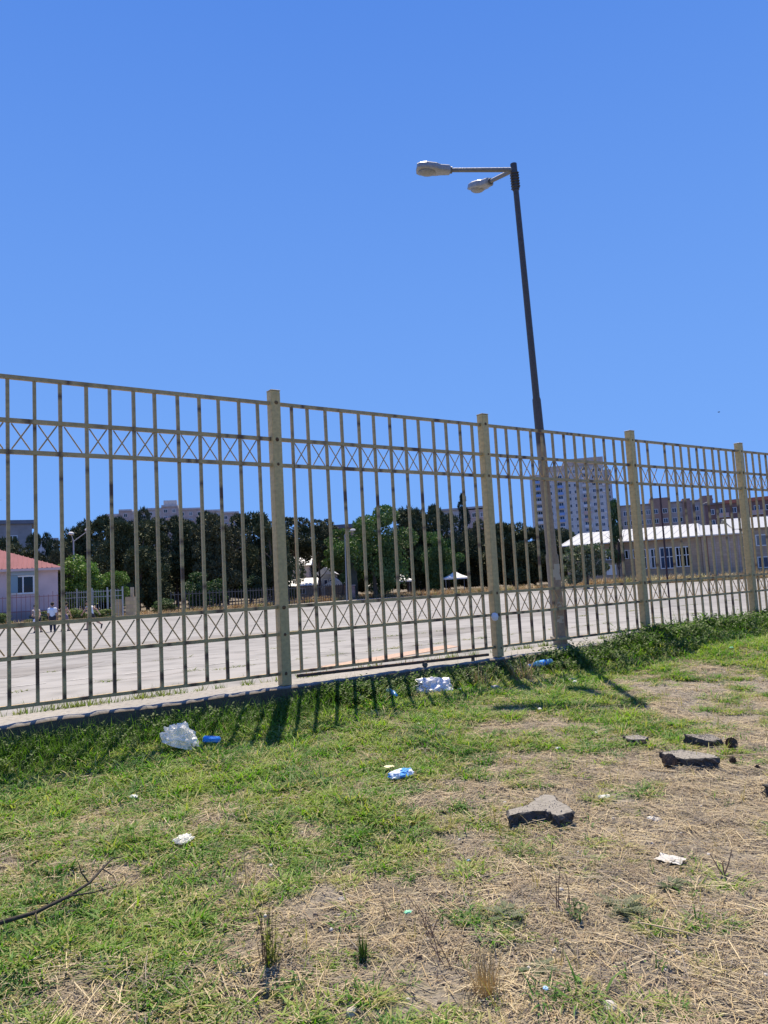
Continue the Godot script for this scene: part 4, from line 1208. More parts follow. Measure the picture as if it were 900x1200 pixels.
# ---------------------------------------------------------------- trees
func crown_mesh(sd: int, kind: int, n: int, leaf := 1.0) -> ArrayMesh:
	# a crown in a unit frame: base at y 0, top at y 1, width about 1
	var r := RandomNumberGenerator.new()
	r.seed = sd
	var mb := Mb.new()
	var lobes: Array = []
	var m := 26
	for k in m:
		var y := 0.0; var rad := 0.0; var s := 0.0
		if kind == 0:        # pine: broad, layered, bare below
			y = r.randf_range(0.1, 0.93); rad = 0.46 * sqrt(maxf(0.1, 1.0 - pow(absf(y - 0.42) / 0.58, 2.0))); s = r.randf_range(0.06, 0.15)
		elif kind == 1:      # round broadleaf
			y = r.randf_range(0.12, 0.92); rad = 0.45 * sqrt(maxf(0.03, 1.0 - pow((y - 0.48) / 0.5, 2.0))); s = r.randf_range(0.09, 0.16)
		elif kind == 2:      # narrow conifer
			y = r.randf_range(0.08, 0.96); rad = 0.36 * (1.02 - y); s = 0.05 + 0.09 * (1.0 - y)
		else:                # sparse upright
			y = r.randf_range(0.3, 0.97); rad = 0.3 * (1.15 - y); s = r.randf_range(0.05, 0.1)
		var a := r.randf() * TAU
		var q := rad * sqrt(r.randf_range(0.2, 1.0))
		lobes.append([Vector3(cos(a) * q, y, sin(a) * q), s, r.randf_range(0.7, 1.25)])
	if kind == 0 or kind == 1:
		for k in (5 if kind == 0 else 8): lobes.append([Vector3(r.randf_range(-0.2, 0.2), r.randf_range(0.3, 0.75), r.randf_range(-0.2, 0.2)), 0.2, r.randf_range(0.7, 1.0)])
	for k in n:
		var L: Array = lobes[r.randi() % lobes.size()]
		var d := Vector3(r.randfn(), r.randfn(), r.randfn()).normalized()
		var rr: float = L[1] * (0.55 + 0.5 * sqrt(r.randf()))
		var p: Vector3 = L[0] + d * rr * Vector3(1.15, 0.75, 1.15)
		if p.y < 0.02: continue
		var tone: float = L[2] * r.randf_range(0.85, 1.18)
		var col := Color(tone, tone, tone)
		if kind == 0 or kind == 2:
			for e in 3:      # a spray of needles
				var ax := (d + Vector3(r.randfn(), r.randfn() + 0.3, r.randfn()) * 0.8).normalized()
				var sd2 := ax.cross(Vector3(r.randfn(), r.randfn(), r.randfn())).normalized()
				var ln := r.randf_range(0.024, 0.052) * (0.7 if kind == 2 else 1.0)
				mb.tri(p - sd2 * ln * 0.22, p + sd2 * ln * 0.22, p + ax * ln, col)
		else:
			var ax := (d * 0.5 + Vector3(r.randfn(), r.randfn() - 0.2, r.randfn())).normalized()
			var sd2 := ax.cross(Vector3(r.randfn(), r.randfn(), r.randfn())).normalized()
			var ln := r.randf_range(0.022, 0.042) * leaf
			mb.tri(p - ax * ln, p + sd2 * ln * 0.6, p + ax * ln, col)
			mb.tri(p - ax * ln, p + ax * ln, p - sd2 * ln * 0.6, col)
	return mb.mesh(M.needle if kind == 0 or kind == 2 else M.tree_leaf)

func tint_crown(m: ArrayMesh, c: Color, mt: Material) -> ArrayMesh:
	var a := m.surface_get_arrays(0)
	var cc: PackedColorArray = a[Mesh.ARRAY_COLOR]
	for i in cc.size():
		cc[i] = Color(cc[i].r * c.r, cc[i].g * c.g, cc[i].b * c.b)
	a[Mesh.ARRAY_COLOR] = cc
	var am := ArrayMesh.new()
	am.add_surface_from_arrays(Mesh.PRIMITIVE_TRIANGLES, a)
	am.surface_set_material(0, mt)
	return am

func trunk_mesh(h: float, r0: float, sd: int, limbs: int, c: Color) -> ArrayMesh:
	var r := RandomNumberGenerator.new()
	r.seed = sd
	var mb := Mb.new()
	var pts := PackedVector3Array(); var rad := PackedFloat32Array()
	var lean := Vector3(r.randfn() * 0.05, 0, r.randfn() * 0.05)
	for k in 7:
		var f := k / 6.0
		pts.append(Vector3(lean.x * h * f + r.randfn() * 0.04, h * f, lean.z * h * f + r.randfn() * 0.04))
		rad.append(r0 * (1.25 if k == 0 else 1.0 - 0.7 * f))
	mb.tube(pts, rad, 9, c)
	for k in limbs:
		var f := r.randf_range(0.35, 0.9)
		var o := pts[int(f * 6)]
		var a := r.randf() * TAU
		var l := h * r.randf_range(0.18, 0.34)
		var d := Vector3(cos(a), r.randf_range(0.3, 0.9), sin(a)).normalized()
		mb.tube(PackedVector3Array([o, o + d * l * 0.5 + Vector3(0, 0.05, 0), o + d * l + Vector3(0, 0.2, 0)]), PackedFloat32Array([r0 * 0.4, r0 * 0.25, r0 * 0.08]), 6, c)
	return mb.mesh(M.bark)

func trees() -> void:
	var pines: Array[ArrayMesh] = []
	for v in 4: pines.append(tint_crown(crown_mesh(500 + v, 0, 8200), [Color(0.062, 0.080, 0.030), Color(0.074, 0.088, 0.034), Color(0.056, 0.078, 0.034), Color(0.088, 0.092, 0.042)][v], M.needle))
	var ptr: Array[ArrayMesh] = []
	for v in 3: ptr.append(trunk_mesh(6.0, 0.17, 600 + v, 9, Color(0.13, 0.095, 0.075)))
	var list := [
		[-37.1, -75, 7.7, 3.4, "dark pine at the left edge above the pink roof"], [-33.3, -70, 6.9, 3.6, "dark pine behind the pink house roof left of the grey block corner"], [-37.0, -82, 8.9, 3.0, "dark pine against the right corner of the grey block"], [-31.4, -72, 6.9, 3.0, "dark pine right behind the low end of the pink roof"],
		[-32.6, -80, 8.7, 4.2, "dark pine behind the twin lamp"], [-28.7, -76, 9.7, 4.9, "tall dark pine with a high crown right of the twin lamp"], [-29.1, -84, 10.2, 4.8, "dark pine under the left end of the long apartment row"], [-25.0, -80, 10.5, 4.2, "dark pine reaching up in front of the long apartment row"],
		[-22.7, -70, 8.2, 5.4, "broad dark pine above the beige gate"], [-21.3, -78, 9.6, 5.6, "broad dark pine under the middle of the long apartment row"], [-20.9, -86, 10.5, 5.4, "dark pine behind the broad one under the long apartment row"], [-16.0, -76, 8.9, 5.2, "dark pine above the round green bush"],
		[-14.6, -82, 9.5, 5.4, "dark pine at the right end of the long apartment row"], [-11.2, -76, 8.3, 4.0, "dark pine just left of the first full post"], [-10.2, -88, 9.6, 4.9, "dark pine just right of the first full post", 0.5], [-8.1, -92, 9.3, 4.6, "dark pine in front of the brown flat roofed building", 0.4],
		[2.6, -96, 10.5, 5.6, "dark pine rising right behind the big green tree"], [5.4, -100, 11.4, 5.4, "tall dark pine left of the narrow conifer"], [7.6, -96, 9.7, 4.9, "dark pine at the foot of the narrow conifer"], [13.0, -98, 8.8, 5.4, "dark pine just right of the second full post"],
		[15.4, -94, 7.9, 5.8, "dark low pine left of the lamp post"], [18.3, -96, 7.7, 5.6, "dark low pine behind the lamp post"], [21.1, -98, 7.3, 5.0, "dark pine between lamp post and olive grey tree"]]
	var i := 0
	for q in list:
		var t := thing("pine_tree", q[4], "tree", Vector3(q[0], -0.48, q[1]), 0.0, "dark pines beyond the yard")
		var h: float = q[2]
		var tr := put("trunk", ptr[i % 3], t)
		tr.scale = Vector3(1, h * 0.8 / 6.0, 1)
		tr.rotation.y = i * 1.7
		var base: float = q[5] if q.size() > 5 else 0.02
		var cr := put("crown", pines[i % 4], t, Vector3(0, h * base, 0), i * 2.1)
		cr.scale = Vector3(q[3] * 1.35, h * (1.02 - base), q[3] * 1.35)
		i += 1
	# the deep wood behind, which reads as one dark mass
	var wx := []
	var wc := []
	var wr := RandomNumberGenerator.new()
	wr.seed = 640
	for k in 90:
		var z := wr.randf_range(-128.0, -100.0)
		var x := lerpf(-0.50, 0.22, (k + wr.randf()) / 90.0) * -z
		var h := wr.randf_range(5.5, 8.2) * (-z / 110.0)
		if x > 8.0: h *= 0.85
		wx.append(Transform3D(Basis(Vector3.UP, wr.randf() * TAU).scaled(Vector3(6.0, h, 6.0)), Vector3(x, -0.6, z)))
		wc.append(Color.WHITE * wr.randf_range(0.7, 1.1))
	var wood := scatter("dark_wood", pines[0], wx, wc)
	wood.set_meta("label", "deep dark wood behind the pines, seen as one mass")
	var con := tint_crown(crown_mesh(520, 2, 5000), Color(0.036, 0.058, 0.030), M.needle)
	var t := thing("narrow_conifer", "tall dark pointed conifer standing over the trees left of the second post", "tree", Vector3(10.7, -0.48, -104))
	put("trunk", trunk_mesh(9.0, 0.2, 610, 6, Color(0.12, 0.09, 0.07)), t)
	var cr2 := put("crown", con, t, Vector3(0, 0.6, 0))
	cr2.scale = Vector3(5.4, 12.9, 5.4)
	# broadleaf trees and bushes
	var bl: Array[ArrayMesh] = []
	for v in 3: bl.append(crown_mesh(540 + v, 1, 9000, 0.75))
	bl.append(crown_mesh(547, 1, 26000, 0.45))
	var defs := [
		["leafy_tree", "bright green leafy tree behind the light metal fence", -22.3, -56.5, 4.7, 3.8, Color(0.16, 0.25, 0.045), 0, 0.12, 0.16],
		["leafy_tree", "bright green sapling beside the bright leafy tree, above the beige gate", -20.4, -57.5, 3.7, 2.2, Color(0.15, 0.23, 0.045), 1, 0.1, 0.16],
		["round_bush", "round mid green bush in front of the pines left of the first post", -15.6, -66, 3.3, 3.7, Color(0.055, 0.10, 0.035), 2, 0.08, 0.02],
		["low_bush", "low green bush at the yard edge right of the beige gate", -17.4, -60, 1.25, 1.8, Color(0.08, 0.13, 0.04), 0, 0.04, 0.0],
		["big_green_tree", "big light green tree in the middle between the two full posts", -1.3, -82, 9.7, 8.4, Color(0.095, 0.155, 0.045), 3, 0.25, 0.0],
		["leafy_tree", "green tree leaning out left of the big green tree, by the brown roofed building", -5.0, -84, 7.8, 4.2, Color(0.12, 0.18, 0.045), 2, 0.16, 0.38],
		["leafy_tree", "mid green tree right of the big green tree, under the dark pines", 6.4, -92, 7.4, 5.4, Color(0.09, 0.155, 0.045), 3, 0.18, 0.02],
		["olive_tree", "grey green olive like tree in front of the school right of the lamp post", 18.6, -72, 4.5, 4.6, Color(0.12, 0.14, 0.085), 1, 0.14, 0.08],
		["low_bush", "pale green bush at the foot of the pink house wall", -23.6, -46.6, 1.0, 1.6, Color(0.16, 0.2, 0.07), 1, 0.04, 0.0],
		["low_bush", "dry green bush under the pink house corner beside the children", -21.6, -47.9, 0.9, 1.7, Color(0.17, 0.18, 0.08), 2, 0.04, 0.0],
		["low_bush", "yellow green bush before the light metal fence, left of the running child", -20.6, -50.8, 0.95, 1.5, Color(0.17, 0.22, 0.06), 0, 0.04, 0.0],
		["low_bush", "yellow green bush before the light metal fence, right of the running child", -18.9, -50.8, 0.85, 1.8, Color(0.16, 0.2, 0.06), 1, 0.04, 0.0],
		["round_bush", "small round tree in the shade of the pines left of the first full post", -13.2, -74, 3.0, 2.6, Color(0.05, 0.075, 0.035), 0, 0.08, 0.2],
		["leafy_bush", "dark green tree crown against the foot of the apartment tower", 30.0, -128, 8.6, 5.0, Color(0.05, 0.08, 0.035), 2, 0.14, 0.2],
		["leafy_bush", "dark green tree above the white roof below the dark maroon block", 66.0, -150, 9.2, 8.0, Color(0.05, 0.075, 0.03), 0, 0.14, 0.2]]
	for d in defs:
		var b := thing(d[0], d[1], "bush" if "bush" in d[0] else "tree", Vector3(d[2], -0.48, d[3]), 0.0, "")
		var h: float = d[4]
		put("trunk", trunk_mesh(h * 0.72, d[8], 620 + i, 7, Color(0.14, 0.11, 0.085)), b)
		var c := put("crown", tint_crown(bl[d[7]], d[6], M.tree_leaf), b, Vector3(0, h * d[9], 0), i * 1.3)
		c.scale = Vector3(d[5], h * (1.0 - d[9]), d[5])
		i += 1
	# sparse tree with bare twigs before the school roof
	var sp := thing("poplar_tree", "narrow half bare poplar with dark twigs in front of the white school roof", "tree", Vector3(24.9, -0.48, -83.0))
	put("trunk", trunk_mesh(6.5, 0.09, 700, 4, Color(0.1, 0.08, 0.07)), sp)
	var r := RandomNumberGenerator.new()
	r.seed = 701
	for k in 26:
		var mb := Mb.new()
		var a := r.randf() * TAU
		var o := Vector3(cos(a) * 0.1, r.randf_range(1.6, 4.4), sin(a) * 0.1)
		var e := o + Vector3(cos(a) * r.randf_range(0.3, 0.9), r.randf_range(1.4, 2.8), sin(a) * r.randf_range(0.3, 0.9))
		mb.tube(PackedVector3Array([o, o.lerp(e, 0.5) + Vector3(cos(a), 0, sin(a)) * 0.12, e]), PackedFloat32Array([0.035, 0.025, 0.01]), 5, Color(0.09, 0.07, 0.065))
		put("twig", mb.mesh(M.bark), sp)
	var pc := put("crown", tint_crown(crown_mesh(702, 3, 1900), Color(0.05, 0.09, 0.03), M.tree_leaf), sp, Vector3(0, 0.0, 0))
	pc.scale = Vector3(3.4, 9.0, 3.4)

func far_lamps() -> void:
	var l := thing("twin_lamp", "grey park lamp with two round white heads in front of the pines at the left", "street lamp", Vector3(-23.6, -0.48, -58.0))
	var c := Color(0.4, 0.4, 0.4)
	var mb := Mb.new()
	mb.tube(PackedVector3Array([Vector3.ZERO, Vector3(0, 6.0, 0)]), PackedFloat32Array([0.08, 0.05]), 10, c)
	put("pole", mb.mesh(M.plain), l)
	for q in [Vector3(-0.15, 6.45, 0), Vector3(1.1, 6.65, 0)]:
		mb = Mb.new()
		mb.tube(PackedVector3Array([Vector3(0, 5.9, 0), q]), PackedFloat32Array([0.035, 0.03]), 8, c)
		put("arm", mb.mesh(M.plain), l)
		mb = Mb.new()
		mb.ball(q + Vector3(0.02, 0.06, 0.1), Vector3(0.2, 0.13, 0.26), 12, 8, Color(0.6, 0.6, 0.6))
		put("lamp_head", mb.mesh(M.plain), l)
	var k := thing("park_lamp", "thin park lamp with a single pale head in front of the big green tree", "street lamp", Vector3(-4.0, -0.48, -74.0))
	mb = Mb.new()
	mb.tube(PackedVector3Array([Vector3.ZERO, Vector3(0.1, 6.4, 0)]), PackedFloat32Array([0.07, 0.045]), 10, Color(0.3, 0.3, 0.3))
	put("pole", mb.mesh(M.plain), k)
	mb = Mb.new()
	mb.tube(PackedVector3Array([Vector3(0.1, 6.4, 0), Vector3(0.7, 6.75, 0)]), PackedFloat32Array([0.035, 0.03]), 8, Color(0.3, 0.3, 0.3))
	put("arm", mb.mesh(M.plain), k)
	mb = Mb.new()
	mb.ball(Vector3(0.9, 6.8, 0.0), Vector3(0.28, 0.12, 0.18), 12, 8, Color(0.55, 0.55, 0.55))
	put("lamp_head", mb.mesh(M.plain), k)
	var w := thing("roof_lamp", "dark thin lamp above the end of the brown apartment block", "street lamp", Vector3(40.0, -0.48, -96.0))
	mb = Mb.new()
	mb.tube(PackedVector3Array([Vector3.ZERO, Vector3(0, 9.3, 0)]), PackedFloat32Array([0.08, 0.05]), 8, Color(0.2, 0.2, 0.2))
	put("pole", mb.mesh(M.plain), w)
	mb = Mb.new()
	mb.tube(PackedVector3Array([Vector3(0, 9.3, 0), Vector3(0.6, 9.5, 0)]), PackedFloat32Array([0.05, 0.06]), 8, Color(0.25, 0.25, 0.25))
	put("lamp_head", mb.mesh(M.plain), w)

# ---------------------------------------------------------------- people
# a smooth skin round tapered bones: [from, to, radius, radius]
func skin(bones: Array, cell: float, k := 55.0) -> Dictionary:
	var lo := Vector3(9, 9, 9); var hi := Vector3(-9, -9, -9)
	for b in bones:
		for e in [[b[0], b[2]], [b[1], b[3]]]:
			var w: Vector3 = Vector3.ONE * (e[1] + cell * 3.0)
			lo = lo.min(e[0] - w); hi = hi.max(e[0] + w)
	var nx := int((hi.x - lo.x) / cell) + 2; var ny := int((hi.y - lo.y) / cell) + 2; var nzz := int((hi.z - lo.z) / cell) + 2
	var f := PackedFloat32Array()
	f.resize(nx * ny * nzz)
	for b in bones:
		var A: Vector3 = b[0]; var B: Vector3 = b[1]
		var ra: float = b[2]; var rb: float = b[3]
		var m := maxf(ra, rb) + 4.0 / k
		var p0 := ((A.min(B) - Vector3.ONE * m - lo) / cell).floor(); var p1 := ((A.max(B) + Vector3.ONE * m - lo) / cell).ceil()
		var AB := B - A
		var l2 := maxf(AB.length_squared(), 1e-9)
		for z in range(maxi(int(p0.z), 0), mini(int(p1.z) + 1, nzz)):
			for y in range(maxi(int(p0.y), 0), mini(int(p1.y) + 1, ny)):
				var row := (z * ny + y) * nx
				for x in range(maxi(int(p0.x), 0), mini(int(p1.x) + 1, nx)):
					var q := lo + Vector3(x, y, z) * cell - A
					var t := clampf(q.dot(AB) / l2, 0.0, 1.0)
					f[row + x] += exp(-k * ((q - AB * t).length() - lerpf(ra, rb, t)))
	for i in f.size(): f[i] = -log(maxf(f[i], 1e-5)) / k
	var at := PackedInt32Array()
	at.resize(f.size()); at.fill(-1)
	var vs := PackedVector3Array()
	var step := [1, nx, nx * ny]
	for z in nzz - 1:
		for y in ny - 1:
			for x in nx - 1:
				var i := (z * ny + y) * nx + x
				var neg := 0
				for c in 8:
					if f[i + (c & 1) + ((c >> 1) & 1) * nx + (c >> 2) * nx * ny] < 0.0: neg += 1
				if neg == 0 or neg == 8: continue
				var sum := Vector3.ZERO
				var cnt := 0
				for e in 12:
					var ax := e / 4
					var u := e % 4
					var a := Vector3i.ZERO
					a[(ax + 1) % 3] = u & 1; a[(ax + 2) % 3] = u >> 1
					var ia := i + a.x + a.y * nx + a.z * nx * ny
					var fa := f[ia]; var fb: float = f[ia + step[ax]]
					if (fa < 0.0) == (fb < 0.0): continue
					var p := Vector3(a)
					p[ax] += fa / (fa - fb)
					sum += p; cnt += 1
				at[i] = vs.size()
				vs.append(lo + (Vector3(x, y, z) + sum / cnt) * cell)
	var ix := PackedInt32Array()
	for z in range(1, nzz - 1):
		for y in range(1, ny - 1):
			for x in range(1, nx - 1):
				var i := (z * ny + y) * nx + x
				for ax in 3:
					var j: int = i + step[ax]
					if (f[i] < 0.0) == (f[j] < 0.0): continue
					var s1: int = step[(ax + 1) % 3]; var s2: int = step[(ax + 2) % 3]
					var a := at[i - s1 - s2]; var b := at[i - s2]; var c := at[i]; var d := at[i - s1]
					if a < 0 or b < 0 or c < 0 or d < 0: continue
					if f[i] < 0.0: ix.append_array(PackedInt32Array([a, b, c, a, c, d]))
					else: ix.append_array(PackedInt32Array([a, c, b, a, d, c]))
	var ns := PackedVector3Array()
	ns.resize(vs.size())
	for t in ix.size() / 3:
		var m := (vs[ix[3 * t + 1]] - vs[ix[3 * t]]).cross(vs[ix[3 * t + 2]] - vs[ix[3 * t]])
		for e in 3: ns[ix[3 * t + e]] += m
	for t in ns.size(): ns[t] = ns[t].normalized()
	return {"v": vs, "n": ns, "i": ix}

func pour(mb: Mb, d: Dictionary, x: Transform3D, paint: Callable) -> void:
	var vs: PackedVector3Array = d.v; var ns: PackedVector3Array = d.n; var ix: PackedInt32Array = d.i
	var flip := x.basis.determinant() < 0.0
	for t in ix.size() / 3:
		var a := ix[3 * t]; var b := ix[3 * t + 1]; var c := ix[3 * t + 2]
		if flip:
			var h := b
			b = c; c = h
		mb.trin(x * vs[a], x * vs[b], x * vs[c], (x.basis * ns[a]).normalized(), (x.basis * ns[b]).normalized(), (x.basis * ns[c]).normalized(), paint.call(vs[a]), paint.call(vs[b]), paint.call(vs[c]))

var head_skin: Dictionary
var hand_skin: Dictionary
var hair_skin: Dictionary

func body_kit() -> void:
	# the head: y from chin (-0.1) to crown (0.11), face to +z
	head_skin = skin([
		[Vector3(0, 0.035, -0.02), Vector3(0, 0.03, 0.008), 0.078, 0.072], [Vector3(0, -0.03, 0.025), Vector3(0, -0.062, 0.045), 0.05, 0.03],
		[Vector3(-0.03, -0.02, 0.035), Vector3(0.03, -0.02, 0.035), 0.033, 0.033], [Vector3(0, 0.012, 0.082), Vector3(0, -0.018, 0.098), 0.007, 0.012],
		[Vector3(-0.075, 0.01, -0.01), Vector3(-0.081, -0.015, -0.005), 0.014, 0.009], [Vector3(0.075, 0.01, -0.01), Vector3(0.081, -0.015, -0.005), 0.014, 0.009],
		[Vector3(-0.014, -0.043, 0.074), Vector3(0.014, -0.043, 0.074), 0.008, 0.008]], 0.008, 110.0)
	hair_skin = skin([[Vector3(0, 0.052, -0.028), Vector3(0, 0.06, 0.008), 0.083, 0.076], [Vector3(0, 0.0, -0.052), Vector3(0, 0.04, -0.045), 0.052, 0.07], [Vector3(-0.05, 0.075, 0.05), Vector3(0.05, 0.075, 0.05), 0.022, 0.022]], 0.011, 110.0)
	# a relaxed right hand: wrist at the origin, fingers towards -y, palm to +z... the thumb leaves on the -x side
	var hb := [[Vector3(0, 0.01, 0), Vector3(0, -0.02, 0), 0.02, 0.022], [Vector3(-0.016, -0.03, 0), Vector3(-0.02, -0.068, 0), 0.014, 0.01], [Vector3(0, -0.03, 0), Vector3(-0.002, -0.072, 0), 0.015, 0.01], [Vector3(0.016, -0.03, 0), Vector3(0.018, -0.066, 0), 0.014, 0.009]]
	for q in [[-0.024, -0.07, 0.058], [-0.008, -0.074, 0.066], [0.008, -0.072, 0.061], [0.023, -0.066, 0.047]]:
		var a := Vector3(q[0], q[1], 0)
		var l: float = q[2]
		var b := a + Vector3(q[0] * 0.12, -l * 0.42, l * 0.08)
		var c := b + Vector3(0, -l * 0.28, l * 0.16)
		var d := c + Vector3(0, -l * 0.18, l * 0.18)
		hb.append([a, b, 0.0078, 0.0072]); hb.append([b, c, 0.0072, 0.0066]); hb.append([c, d, 0.0066, 0.0056])
	hb.append([Vector3(-0.02, -0.022, 0.004), Vector3(-0.038, -0.045, 0.014), 0.012, 0.009])
	hb.append([Vector3(-0.038, -0.045, 0.014), Vector3(-0.045, -0.072, 0.022), 0.0085, 0.0068])
	hand_skin = skin(hb, 0.004, 420.0)

func frame(y: Vector3, z: Vector3, at: Vector3) -> Transform3D:
	var a := y.normalized()
	var b := (z - a * z.dot(a)).normalized()
	return Transform3D(Basis(a.cross(b), a, b), at)

# joints J: pelvis, chest, neck, head, look, sl sr el er wl wr hl hr kl kr al ar, toe_l toe_r (directions)
func child_figure(label: String, at: Vector3, turn: float, J: Dictionary, top: String, topc: Color, botc: Color, long_legs: bool, skinc: Color) -> void:
	var p := thing("person", label, "person", at, turn, "children playing in the yard")
	var hip: Vector3 = J.pelvis; var ch: Vector3 = J.chest; var nk: Vector3 = J.neck
	var bones := [[hip, hip.lerp(ch, 0.5), 0.098, 0.09], [hip.lerp(ch, 0.5), ch, 0.09, 0.1], [ch, nk, 0.085, 0.045], [nk, J.head, 0.043, 0.043], [J.sl, J.sr, 0.05, 0.05], [J.hl, J.hr, 0.075, 0.075]]
	for s in ["l", "r"]:
		bones.append([J["s" + s], J["e" + s], 0.043, 0.034]); bones.append([J["e" + s], J["w" + s], 0.034, 0.024])
		bones.append([J["h" + s], J["k" + s], 0.07, 0.05]); bones.append([J["k" + s], J["k" + s].lerp(J["a" + s], 0.35), 0.048, 0.05]); bones.append([J["k" + s].lerp(J["a" + s], 0.35), J["a" + s], 0.048, 0.032])
		bones.append([J["a" + s] + Vector3(0, -0.035, 0), J["a" + s] + Vector3(0, -0.04, 0) + J["toe_" + s] * 0.13, 0.033, 0.026])
	var mb := Mb.new()
	pour(mb, skin(bones, 0.02), Transform3D.IDENTITY, func(_v: Vector3) -> Color: return skinc)
	var hx := frame(J.head - nk + Vector3(0, 0.08, 0), J.look, J.head + Vector3(0, 0.05, 0))
	pour(mb, head_skin, hx, func(v: Vector3) -> Color:
		if v.z > 0.05 and absf(absf(v.x) - 0.03) < 0.012 and absf(v.y - 0.012) < 0.007: return Color(0.03, 0.02, 0.02)
		if v.z > 0.06 and absf(v.x) < 0.022 and absf(v.y + 0.043) < 0.007: return Color(0.3, 0.1, 0.09)
		return skinc)
	for s in ["l", "r"]:
		var d: Vector3 = J["e" + s] - J["w" + s]
		var x := frame(d, Vector3(0, 0, 1) if absf(d.normalized().z) < 0.9 else Vector3.UP, J["w" + s])
		if s == "l": x.basis = x.basis * Basis.from_scale(Vector3(-1, 1, 1))
		pour(mb, hand_skin, x, func(_v: Vector3) -> Color: return skinc)
	put("body", mb.mesh(M.plain), p)
	mb = Mb.new()
	pour(mb, hair_skin, hx, func(_v: Vector3) -> Color: return Color(0.02, 0.016, 0.013))
	put("hair", mb.mesh(M.plain), p)
	if top != "":
		var tb := [[hip + Vector3(0, 0.02, 0), hip.lerp(ch, 0.5), 0.116, 0.106], [hip.lerp(ch, 0.5), ch, 0.106, 0.115], [ch, ch.lerp(nk, 0.55), 0.1, 0.07], [J.sl, J.sr, 0.06, 0.06]]
		if top == "shirt":
			for s in ["l", "r"]: tb.append([J["s" + s], J["s" + s].lerp(J["e" + s], 0.6), 0.062, 0.056])
		mb = Mb.new()
		pour(mb, skin(tb, 0.02), Transform3D.IDENTITY, func(_v: Vector3) -> Color: return topc)
		put("shirt", mb.mesh(M.plain), p)
	var bb := [[hip + Vector3(0, 0.035, 0), hip, 0.108, 0.112], [J.hl, J.hr, 0.088, 0.088]]
	for s in ["l", "r"]:
		bb.append([J["h" + s], J["h" + s].lerp(J["k" + s], 1.0 if long_legs else 0.8), 0.083, 0.068])
		if long_legs: bb.append([J["k" + s], J["k" + s].lerp(J["a" + s], 0.85), 0.066, 0.055])
	mb = Mb.new()
	pour(mb, skin(bb, 0.02), Transform3D.IDENTITY, func(_v: Vector3) -> Color: return botc)
	put("trousers" if long_legs else "shorts", mb.mesh(M.plain), p)
	for s in ["l", "r"]:
		mb = Mb.new()
		pour(mb, skin([[J["a" + s] + Vector3(0, -0.03, 0) - J["toe_" + s] * 0.03, J["a" + s] + Vector3(0, -0.042, 0) + J["toe_" + s] * 0.14, 0.042, 0.034]], 0.016), Transform3D.IDENTITY, func(_v: Vector3) -> Color: return Color(0.03, 0.03, 0.035))
		put("shoe", mb.mesh(M.plain), p)

